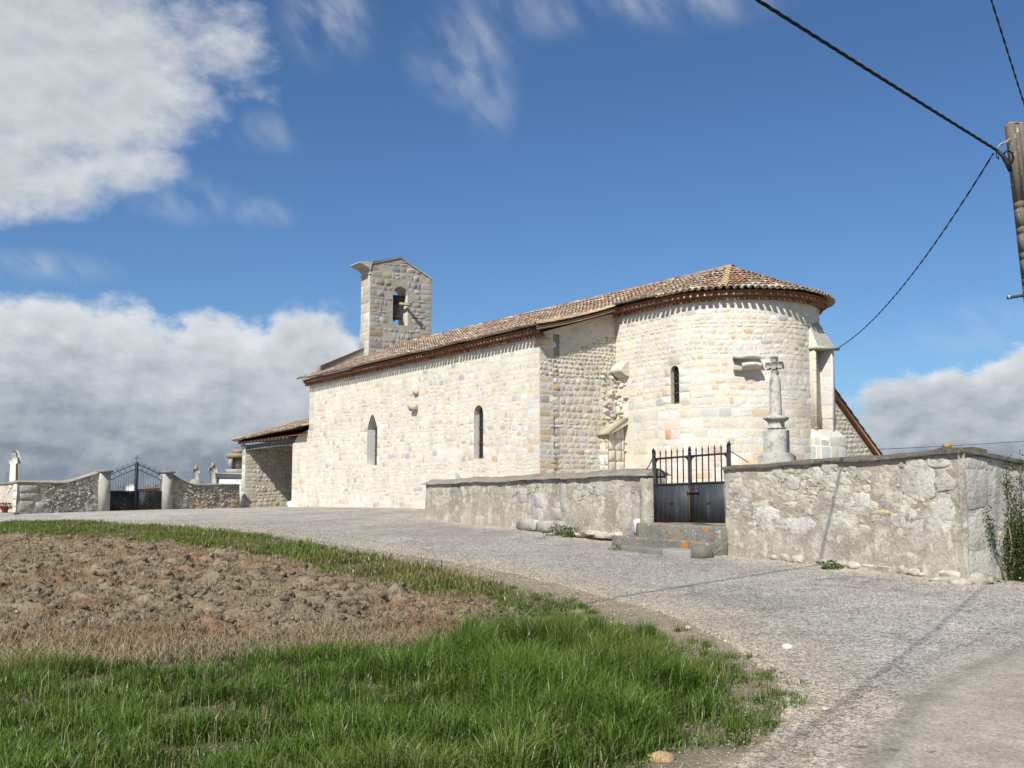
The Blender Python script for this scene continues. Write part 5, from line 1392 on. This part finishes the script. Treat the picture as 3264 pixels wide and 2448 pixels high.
def main_col(x, y):
    d = dist_pl(T1, x, y); al = np.clip((d + .9 * (fbm(x * 1.6, y * 1.6, 18, 4) - .5)) / .75, 0, 1)[:, None]; al = al * al * (3 - 2 * al)
    c = road_col(x, y) * (1 - al) + np.array([1.10, .965, .775])[None] * (.9 + .25 * fbm(x * .9, y * .9, 15, 3)[:, None]) * al
    w = al[:, 0]
    for pl, s in ((T1, .10), (T2, .10)):
        d = dist_pl(pl, x, y); k = np.exp(-(d / s) ** 2) * (.45 + .5 * fbm(x * 1.3, y * 1.3, 12, 3)) * w; c = c * (1 - .38 * k[:, None])
    for (cx, cy, rx, ry) in ((2.13, 6.53, .075, .035), (2.31, 6.44, .05, .022), (2.52, 6.40, .03, .012), (2.40, 6.62, .03, .01)):   # oil stains
        d = np.hypot((x - cx) / rx, (y - cy) / ry) + .7 * (fbm(x * 16, y * 16, 31, 3) - .5); c = c * (1 - .62 * np.clip(1.35 - d, 0, 1)[:, None])
    return np.c_[c, al]
M_main = mat_road('worn asphalt', True)
# finer sheet where the main road is close to the camera
strip('main_road', MAIN_L, MAIN_R, 900, 200, .026, M_main, main_col)

# ------------------------------------------------------------------ ploughed field
fx = np.arange(-27, 1.2, .06); fy = np.arange(9.2, 32.2, .06)
FX, FY = np.meshgrid(fx, fy)
ins = inside(FIELD, FX + .25 * (fbm(FX * 1.5, FY * 1.5, 61, 3) - .5), FY + .5 * (fbm(FX * 1.5, FY * 1.5, 62, 3) - .5))
edge = dist_pl(np.array(FIELD + FIELD[:1]), FX, FY)
mk = np.where(ins, np.clip(edge / .5, 0, 1), 0)
cl = fbm(FX * 3.1, FY * 2.2, 71, 4, .55); rg = 1 - np.abs(2 * fbm(FX * 1.7, FY * 1.2, 72, 4) - 1)
big = np.clip(fbm(FX * 1.1, FY * .8, 73, 3) - .42, 0, 1)
disp = .34 * (cl - .46) + .08 * (rg - .6) + .34 * big * vnoise(FX * 4.2, FY * 3.6, 75) + .07 * (vnoise(FX * 7.5, FY * 7, 76) - .5)
calm = np.clip((FX + 1.6) / 2.0, 0, 1) * .55
near_ = np.clip(1 - (FY - 10) / 2.2, 0, 1) * .55
disp = disp * (1 - np.maximum(calm, near_))
FZ = H(FX, FY) + mk * (disp - .035) - (1 - mk) * .09 * np.clip(1 - edge, 0, 1) * ~ins + np.where(ins, .012, 0)
V = np.c_[FX.ravel(), FY.ravel(), FZ.ravel()]; m, n = FX.shape; idx = np.arange(m * n).reshape(m, n)
F = np.c_[idx[:-1, :-1].ravel(), idx[:-1, 1:].ravel(), idx[1:, 1:].ravel(), idx[1:, :-1].ravel()]
keep = (mk[:-1, :-1] + mk[1:, 1:]).ravel() > 0; F = F[keep]
q = fbm(FX * .8, FY * .7, 81, 4); red = np.clip((fbm(FX * .9, FY * 1.1, 83, 4) - .47) * 5, 0, 1)
Cf = np.array([.31, .245, .165]) * (.70 + .6 * q[..., None]); Cf = Cf * (1 - .5 * red[..., None]) + np.array([.34, .175, .095]) * .5 * red[..., None]
M_soil = mat_col('ploughed soil', var=.3, scale=2.2, fine=26, finevar=.35, bump=1.0, bscale=20, bdist=.07, rough=.98, spec=.08, spots=((11., .60, .70, (.44, .39, .30), .6), (5.0, .62, .74, (.17, .15, .10), .5)))
structure(mesh_obj('ploughed_field', V, F, Cf.reshape(-1, 3), M_soil, True, per_vertex=True))
def field_h(x, y):
    ix = np.clip(((x - fx[0]) / .06).astype(int), 0, len(fx) - 1); iy = np.clip(((y - fy[0]) / .06).astype(int), 0, len(fy) - 1)
    return FZ[iy, ix]

# ------------------------------------------------------------------ grass blades
def mat_blade(name, tr=.35, gloss=.018):
    m = bpy.data.materials.new(name); m.use_nodes = True; T = NT(m.node_tree)
    out = T.node('ShaderNodeOutputMaterial'); at = T.node('ShaderNodeAttribute', attribute_name='Col').outputs['Color']
    d = T.node('ShaderNodeBsdfDiffuse'); t = T.node('ShaderNodeBsdfTranslucent'); g = T.node('ShaderNodeBsdfGlossy')
    g.inputs['Roughness'].default_value = .35; g.inputs['Color'].default_value = (.9, .95, .9, 1)
    T.put(d.inputs[0], at); T.put(t.inputs[0], T.mix(1.0, at, (1.2, 1.25, .6), 'MULTIPLY'))
    m1 = T.node('ShaderNodeMixShader'); m1.inputs[0].default_value = tr; T.l.new(d.outputs[0], m1.inputs[1]); T.l.new(t.outputs[0], m1.inputs[2])
    m2 = T.node('ShaderNodeMixShader'); m2.inputs[0].default_value = gloss; T.l.new(m1.outputs[0], m2.inputs[1]); T.l.new(g.outputs[0], m2.inputs[2])
    T.l.new(m2.outputs[0], out.inputs[0]); return m
M_blade = mat_blade('grass blade'); M_straw = mat_blade('dry straw', .15, .02)
def blades(name, x, y, z, h, w, lean, col, mat, droop=.5):
    """one mesh of bent blades, five vertices each"""
    n = len(x); az = rng.uniform(0, 2 * np.pi, n); fa = az + rng.uniform(-1, 1, n) + np.pi / 2
    lx = np.cos(az) * lean; ly = np.sin(az) * lean
    wx = np.cos(fa) * w / 2; wy = np.sin(fa) * w / 2
    zz = z - .01
    b0 = np.c_[x - wx, y - wy, zz]; b1 = np.c_[x + wx, y + wy, zz]
    mx = x + lx * h * .32; my = y + ly * h * .32; mz = zz + h * .62
    m0 = np.c_[mx - wx * .8, my - wy * .8, mz]; m1 = np.c_[mx + wx * .8, my + wy * .8, mz]
    tz = zz + h * (1 - droop * lean * .55)
    tp = np.c_[x + lx * h, y + ly * h, tz]
    V = np.stack([b0, b1, m1, m0, tp], 1).reshape(-1, 3); k = np.arange(n)[:, None] * 5
    F = np.concatenate([k + np.array([[0, 1, 2]]), k + np.array([[0, 2, 3]]), k + np.array([[3, 2, 4]])], 1).reshape(-1, 3)
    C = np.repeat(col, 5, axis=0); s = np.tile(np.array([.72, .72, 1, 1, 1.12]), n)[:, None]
    return mesh_obj(name, V, F, np.clip(C * s, 0, 1), mat, False, per_vertex=True)
def scatter(poly, dens, lo, hi):
    A = (hi[0] - lo[0]) * (hi[1] - lo[1]); n = int(A * dens)
    x = rng.uniform(lo[0], hi[0], n); y = rng.uniform(lo[1], hi[1], n)
    k = inside(poly, x, y); return x[k], y[k]
def in_view(x, y, pad=.6):                                   # full density in the picture, thinner for some metres to its left
    e = -x - (.4946 * y * 1.03 + pad)
    return (x < .4946 * y * 1.03 + pad) & ((e < 0) | ((e < 5) & (rng.random(len(x)) < .45)))
# foreground meadow
x, y = scatter(GRASS, 9000, (-9.0, 4.7), (2.1, 11.6))
ex = dist_pl(np.array(GRASS), x, y)
k = in_view(x, y); x, y, ex = x[k], y[k], ex[k]
cl1 = fbm(x * 1.6, y * 1.6, 91, 3); cl2 = fbm(x * 4.5, y * 4.5, 92, 2)
rightness = np.clip((x + 2.2) / 2.2, 0, 1) * np.clip((y - 6.2) / 1.6, 0.35, 1)
topb = np.clip((10.9 - y) / 1.2, 0, 1)
tus = np.clip((fbm(x * 2.6, y * 2.6, 96, 3) - .36) * 3.2, 0, 1)
edgej = ex + 1.0 * (fbm(x * 1.7, y * 1.7, 97, 4) - .5) - .22
keepp = np.clip(.07 + .85 * tus + .5 * (cl2 - .4), .06, 1) * np.clip(edgej / np.where(x < -.8, 1.5, .6) + .10, .0, 1) * np.where(x < -1.2, .40 + .40 * topb, .9)
keepp = np.where(rightness > .6, np.maximum(keepp, .55 * np.clip(edgej / .5 + .2, 0, 1)), keepp)
k = rng.random(len(x)) < keepp; x, y, cl1, cl2, rightness, ex, topb, tus, edgej = [q[k] for q in (x, y, cl1, cl2, rightness, ex, topb, tus, edgej)]
h = (.04 + .06 * cl2 + .13 * tus + .12 * np.clip(cl1 - .4, 0, 1) + .14 * rightness * (.4 + .8 * tus)) * rng.uniform(.45, 1.3, len(x)) * np.clip(.28 + edgej * np.where(x < -.8, .55, 1.4), .22, 1) * np.where(x < -.8, .82, 1.05)
z = H(x, y)
g = rng.random(len(x))[:, None] ** 1.4
col = np.array([.050, .102, .014]) * (1 - g) + np.array([.16, .24, .042]) * g
col = col * (.62 + .45 * cl1[:, None] + .32 * tus[:, None])
yel = np.clip(fbm(x * .9, y * .9, 95, 3) - .45, 0, 1)[:, None]; col = col * (1 - 1.2 * yel) + np.array([.24, .23, .075]) * 1.2 * yel
dry = rng.random(len(x)) < np.clip(np.where(topb < .9, .50, .24) * (1.15 - .7 * rightness) * (1.3 - .9 * tus) + .25 * np.clip(.3 - edgej, 0, .3), 0, .8)
col[dry] = np.array([.34, .28, .16]) * rng.uniform(.45, 1.15, (dry.sum(), 1)); h[dry] *= .85
wd = rng.uniform(.0045, .0085, len(x)); ln = np.abs(rng.normal(.5, .32, len(x)))
leaf = (rng.random(len(x)) < .07 + .10 * np.clip(fbm(x * 2.1, y * 2.1, 99, 3) - .45, 0, 1) * 4) & ~dry       # broad leaved herbs between the blades
wd[leaf] *= 3.2; h[leaf] = np.minimum(h[leaf] * .6, .10); ln[leaf] = rng.uniform(.7, 1.3, leaf.sum()); col[leaf] = col[leaf] * np.array([1.05, 1.15, 1.0])
stem = rng.random(len(x)) < .006; h[stem] = rng.uniform(.18, .36, stem.sum()); wd[stem] = .004; ln[stem] *= .5; col[stem] = np.array([.40, .34, .19])
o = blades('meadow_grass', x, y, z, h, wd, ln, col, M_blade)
tag(o, 'tall green grass filling the foreground left of the road', 'grass', kind='stuff')
print('meadow blades', len(x))
# grass strip between field and road
x, y = scatter(STRIP, 1000, (-25, 12.6), (.7, 40))
k = in_view(x, y); x, y = x[k], y[k]
d1 = dist_pl(np.array(STRIP[12:]), x, y); cl = fbm(x * .9, y * .9, 101, 4)
nearr = np.clip((17 - y) / 4, 0, 1)
k = rng.random(len(x)) < np.clip(.35 + 2.4 * (cl - .36), 0, 1) * np.clip(d1 / .9, 0, 1) * (1 - .55 * nearr); x, y, cl = x[k], y[k], cl[k]
h = (.09 + .22 * np.clip(cl - .3, 0, 1)) * rng.uniform(.6, 1.4, len(x)); z = H(x, y)
g = rng.random(len(x))[:, None]; col = np.array([.085, .135, .025]) * (1 - g) + np.array([.17, .225, .05]) * g
rd = np.clip((fbm(x * .5, y * .5, 103, 3) - .5) * 5, 0, 1)[:, None]; col = col * (1 - .6 * rd) + np.array([.24, .19, .085]) * .6 * rd
dry = rng.random(len(x)) < .16; col[dry] = np.array([.36, .29, .16]) * rng.uniform(.6, 1.1, (dry.sum(), 1))
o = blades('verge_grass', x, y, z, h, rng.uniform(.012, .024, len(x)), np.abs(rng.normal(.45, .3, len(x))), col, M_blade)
tag(o, 'short green grass strip between ploughed soil and gravel road', 'grass', kind='stuff')
print('verge', len(x))
# dead straw over the field
THATCH = FIELD[:-8] + [(.9, 11.2), (.2, 10.9), (-1.2, 10.3), (-2.9, 9.7), (-4.5, 9.0), (-7, 8.6), (-34, 8.6)]
x, y = scatter(THATCH, 1700, (-21, 8.6), (1.0, 29.5))
k = in_view(x, y); x, y = x[k], y[k]
cl = fbm(x * 1.1, y * .9, 111, 4); nr = np.clip((11.9 - y) / 1.8, 0, 1); rt = np.clip((x + 3) / 3, 0, 1)
k = rng.random(len(x)) < np.clip((cl - .36) * 1.9 + .45 * nr + .4 * rt, .22, 1); x, y, nr = x[k], y[k], nr[k]
h = rng.uniform(.06, .24, len(x)) * (.6 + .4 * nr); z = np.where(inside(FIELD, x, y), field_h(x, y), H(x, y))
red = np.clip(1.2 - nr, 0, 1)[:, None] * np.clip((fbm(x * .9, y * 1.1, 83, 4) - .47) * 5, 0, 1)[:, None]
col = np.array([.42, .34, .215]) * rng.uniform(.5, 1.2, (len(x), 1)); col = col * (1 - .6 * red) + np.array([.34, .17, .09]) * rng.uniform(.6, 1.2, (len(x), 1)) * .6 * red
o = blades('dead_grass', x, y, z, h, rng.uniform(.003, .009, len(x)), np.clip(np.abs(rng.normal(1.55, .5, len(x))), .3, 1.85), col, M_straw, .98)
tag(o, 'dead straw and reddish withered weeds lying on the ploughed soil', 'dead grass', kind='stuff')
print('straw', len(x))
# sparse tufts on the bare soil at the road edge
TU = [(1.0, 11.6), (1.9, 11.4), (2.3, 9.8), (2.35, 8.4), (2.0, 7.4), (1.3, 6.5), (1.2, 6.9), (1.6, 7.6), (1.65, 9.2), (1.4, 10.5)]
xs, ys = [], []
for _ in range(420):
    a = rng.random(); b = rng.random(); px = rng.uniform(-.6, 2.4); py = rng.uniform(6.6, 16)
    if not (inside(TU, np.array([px]), np.array([py]))[0] or (inside([(.0, 11.3), (1.4, 11.4), (1.0, 13.2), (.3, 15.2), (-.6, 16.2), (-.6, 14.5)], np.array([px]), np.array([py]))[0])): continue
    n = rng.integers(30, 110); s = rng.uniform(.03, .10); xs.append(rng.normal(px, s, n)); ys.append(rng.normal(py, s, n))
x = np.concatenate(xs); y = np.concatenate(ys); z = H(x, y)
g = rng.random(len(x))[:, None]; col = np.array([.075, .13, .02]) * (1 - g) + np.array([.17, .22, .05]) * g
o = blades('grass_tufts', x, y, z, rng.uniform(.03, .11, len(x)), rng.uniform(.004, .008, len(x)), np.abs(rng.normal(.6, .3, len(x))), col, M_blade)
tag(o, 'small scattered grass tufts growing in the gravel beside the road', 'grass', kind='stuff')

# ------------------------------------------------------------------ clods and gravel
def pebbles(name, x, y, z, s, col, mat, flat=.6):
    base = np.array([(1, 0, 0), (-1, 0, 0), (0, 1, 0), (0, -1, 0), (0, 0, 1), (0, 0, -1)], float)
    tri = np.array([(0, 2, 4), (2, 1, 4), (1, 3, 4), (3, 0, 4), (2, 0, 5), (1, 2, 5), (3, 1, 5), (0, 3, 5)])
    n = len(x); a = rng.uniform(0, 2 * np.pi, n); P = np.repeat(base[None], n, 0) * rng.uniform(.6, 1.2, (n, 6, 1))
    P[:, :, 2] *= flat; ca, sa = np.cos(a)[:, None], np.sin(a)[:, None]
    X = P[:, :, 0] * ca - P[:, :, 1] * sa; Yv = P[:, :, 0] * sa + P[:, :, 1] * ca
    V = np.stack([X * s[:, None] + x[:, None], Yv * s[:, None] + y[:, None], P[:, :, 2] * s[:, None] + z[:, None]], -1).reshape(-1, 3)
    F = (np.arange(n)[:, None, None] * 6 + tri[None]).reshape(-1, 3)
    return mesh_obj(name, V, F, np.repeat(col, 6, axis=0), mat, False, per_vertex=True)
x, y = scatter(FIELD, 95, (-21, 9.8), (.3, 29.5)); k = in_view(x, y); x, y = x[k], y[k]
s = .018 + .075 * rng.random(len(x)) ** 3.0; z = field_h(x, y) + s * .25
col = np.array([.27, .22, .15]) * rng.uniform(.6, 1.15, (len(x), 1)); wh = rng.random(len(x)) < .05; col[wh] = np.array([.46, .42, .34]); s[wh] *= .6
o = pebbles('soil_clods', x, y, z, s, col, M_soil, .75); tag(o, 'brown soil clods and stones strewn over the ploughed ground', 'soil clods', kind='stuff')
EDGE = smooth_pl(RL, 2)
yy = 5.8 / (1 - rng.random(95000) * (1 - 5.8 / 24)); xx = rng.uniform(-.2, .55, len(yy)) * yy       # chippings lying proud all over the road
ROADPOLY = [tuple(p) for p in EDGE] + [(9, 1), (11, 8), (10, 12.5), (6.4, 14.9), (3.3, 20.8), (.2, 27), (-3, 34), (-10, 45)]
k = inside(ROADPOLY, xx, yy) & (dist_pl(T1, xx, yy) > 0) & in_view(xx, yy); xx, yy = xx[k], yy[k]
dm = dist_pl(T1, xx, yy); right = inside([tuple(p) for p in T1] + [(46, 21), (10, 0)], xx, yy); k = ~right | (rng.random(len(xx)) < np.clip(.35 - dm, 0, 1)); xx, yy = xx[k], yy[k]
ss = (.0028 + .0042 * rng.random(len(xx)) ** 2) * np.clip(yy / 9, .85, 2.0); tone = rng.random(len(xx))[:, None] ** 1.3
cc = np.array([.16, .155, .145]) * (1 - tone) + np.array([.60, .57, .51]) * tone
o = pebbles('road_chippings', xx, yy, H(xx, yy) + .018 + ss * .3, ss, cc, M_rock, .8); tag(o, 'grey and white stone chippings on the surface of the road', 'gravel', kind='stuff')
n = 30000; t = rng.uniform(0, 1, n) ** .6; E = resample(EDGE, 2000); i = (t * 1999).astype(int)
x = E[i, 0] + rng.normal(.0, .55, n); y = E[i, 1] + rng.normal(0, .55, n)
k = (y > 5.6) & in_view(x, y); x, y = x[k], y[k]
d = dist_pl(MAIN_L, x, y); k = (y > x * 1.25 + 2.9) | (d < .15); x, y = x[k], y[k]
s = (.004 + .011 * rng.random(len(x)) ** 2.5) * np.clip(y / 11, .8, 2.2); z = H(x, y) + .018 + s * .2
tone = rng.random(len(x))[:, None]; col = np.array([.24, .21, .17]) * (1 - tone) + np.array([.52, .48, .40]) * tone
o = pebbles('gravel', x, y, z, s, col, M_rock); tag(o, 'loose pale gravel spilled along the left edge of the road', 'gravel', kind='stuff')

# ------------------------------------------------------------------ weeds and climbing shrub
def leafy(name, c, r, hgt, n, label, cat, cols, size=(.02, .05), seed=0):
    rr = random.Random(seed); mb = MB(); c = np.array(c)
    for k in range(n):
        t = rr.uniform(0, 6.283); q = r * rr.random() ** .6; z = hgt * rr.random() * (1 - .7 * (q / r) ** 2)
        p = c + np.array([q * math.cos(t), q * math.sin(t), z + .01]); a = np.array([math.cos(t) + rr.gauss(0, .6), math.sin(t) + rr.gauss(0, .6), rr.uniform(-.2, .9)]); a /= np.linalg.norm(a)
        b_ = np.cross(a, np.array([rr.gauss(0, .3), rr.gauss(0, .3), 1])); b_ /= np.linalg.norm(b_); s = rr.uniform(*size)
        mb.add([p, p + a * s * .5 + b_ * s * .35, p + a * s * 1.1, p + a * s * .5 - b_ * s * .35], [(0, 1, 2, 3)], tuple(np.array(rr.choice(cols)) * rr.uniform(.7, 1.2)))
    return tag(mb.build(name, M_blade), label, cat)
GR = [(.055, .12, .02), (.08, .15, .03), (.11, .18, .04), (.045, .09, .02)]
leafy('weed', gp(-4.55, .30), .42, .30, 520, 'leafy green weed bushing out at the foot of the left wall', 'weed', GR, (.03, .07), 1)
leafy('weed', gp(-4.05, .26), .25, .26, 260, 'smaller weed clump beside the bush at the left wall foot', 'weed', GR, (.03, .07), 2)
leafy('weed', gp(-.95, 1.12), .16, .14, 170, 'bright weed sprouting beside the flat slab of the gate steps', 'weed', [(.11, .2, .04), (.14, .24, .05)], (.02, .06), 3)
leafy('weed', gp(4.15, .30), .15, .16, 200, 'grassy weed growing against the foot of the right wall', 'weed', GR, (.02, .07), 4)
leafy('weed', on_ground(-.02, 11.25), .45, .34, 500, 'dark leafy weed patch at the top edge of the tall grass', 'weed', GR, (.03, .06), 6)
shrub = thing('climbing_shrub', 'dark green climbing shrub with bare stems on the side wall at the right edge', 'shrub', tuple(Q(2.6, .3, .3)))
mb = MB(); rr = random.Random(17); stems = []
for (u, top, ln) in ((.95, 1.25, .15), (1.12, 1.95, -.02), (1.22, 1.7, .02), (1.35, 1.98, -.08), (1.5, 1.55, .05), (1.72, 1.75, -.06), (1.95, 1.4, .04), (2.1, 1.6, -.04), (2.4, 1.8, .0), (2.8, 1.9, .05), (3.2, 1.7, 0)):
    u = .42 + (u - .95) * .8; b_ = sr_bot(u) + .05; pts = []
    for f in np.linspace(0, 1, 7): pts.append(Q(u + .25 - ln * 2 * f + rr.uniform(-.025, .025), .10 + .05 * rr.random(), lerp(b_, top, f)))
    stems.append(pts); mb.tube(pts, [lerp(.016, .005, f) for f in np.linspace(0, 1, 7)], 5, rr.choice([(.24, .17, .10), (.30, .23, .13), (.18, .13, .08)]))
mb.build('stem', M_wood, shrub)
mb = MB()
for k in range(17000):
    u = 1.15 + 2.9 * rr.random(); zt_ = lerp(.95, 1.35, min(1, (u - 1.0) / 2.2)) + rr.gauss(0, .16); f = rr.random() ** .75
    z = lerp(sr_bot(u), zt_, f)
    if u < 1.3 and z > .95 * rr.random() + .35: continue
    if rr.random() < .14: st = rr.choice(stems); p = np.array(st[rr.randrange(3, 7)]) + np.array([rr.gauss(0, .03), rr.gauss(0, .03), rr.gauss(0, .09)])
    else: p = Q(.55 + (u - .95) * .8, .04 + .40 * rr.random() ** 1.4 * (1 - .5 * f), z)
    a = np.array([rr.gauss(0, 1), rr.gauss(0, 1), rr.gauss(.3, .8)]); a /= np.linalg.norm(a); b_ = np.cross(a, [rr.gauss(0, 1), rr.gauss(0, 1), rr.gauss(0, 1)]); b_ /= np.linalg.norm(b_); s = rr.uniform(.018, .042)
    mb.add([p, p + a * s * .5 + b_ * s * .4, p + a * s, p + a * s * .5 - b_ * s * .4], [(0, 1, 2, 3)], tuple(np.array(rr.choice([(.045, .075, .018), (.065, .10, .022), (.035, .06, .015), (.10, .125, .035)])) * rr.uniform(.7, 1.2)))
mb.build('foliage', M_blade, shrub)
leafy('weed', tuple(Q(1.15, .55, sr_bot(1.15) + .02)), .5, .30, 700, 'low grassy weeds under the climbing shrub at the right edge', 'weed', GR, (.03, .08), 9)
leafy('weed', tuple(Q(.35, .22, sr_bot(.35) + .02)), .16, .14, 160, 'small dark weed between the stones at the wall corner', 'weed', GR, (.02, .05), 10)
# bare hedge tops seen through the cemetery gate
for (hx, hy, sd, lab) in ((-27.0, 70, 1, 'bare twiggy bush behind the left leaf of the iron gate'), (-23.6, 74, 2, 'brown leafless bush behind the iron gate centre post')):
    e = thing('bare_bush', lab, 'bush', (hx, hy, Hs(hx, hy))); mb = MB(); rr = random.Random(sd)
    for k in range(150):
        u = rr.uniform(-1.6, 1.6); b_ = np.array([hx + u, hy + rr.uniform(-.4, .4), Hs(hx, hy)]); tp = b_ + np.array([rr.gauss(0, .35), rr.gauss(0, .3), rr.uniform(1.0, 1.75)])
        mb.tube([b_, lerp(b_, tp, .5) + rr.gauss(0, .05), tp], [.02, .014, .006], 4, (.10, .075, .05))
    mb.build('twigs', M_wood, e)
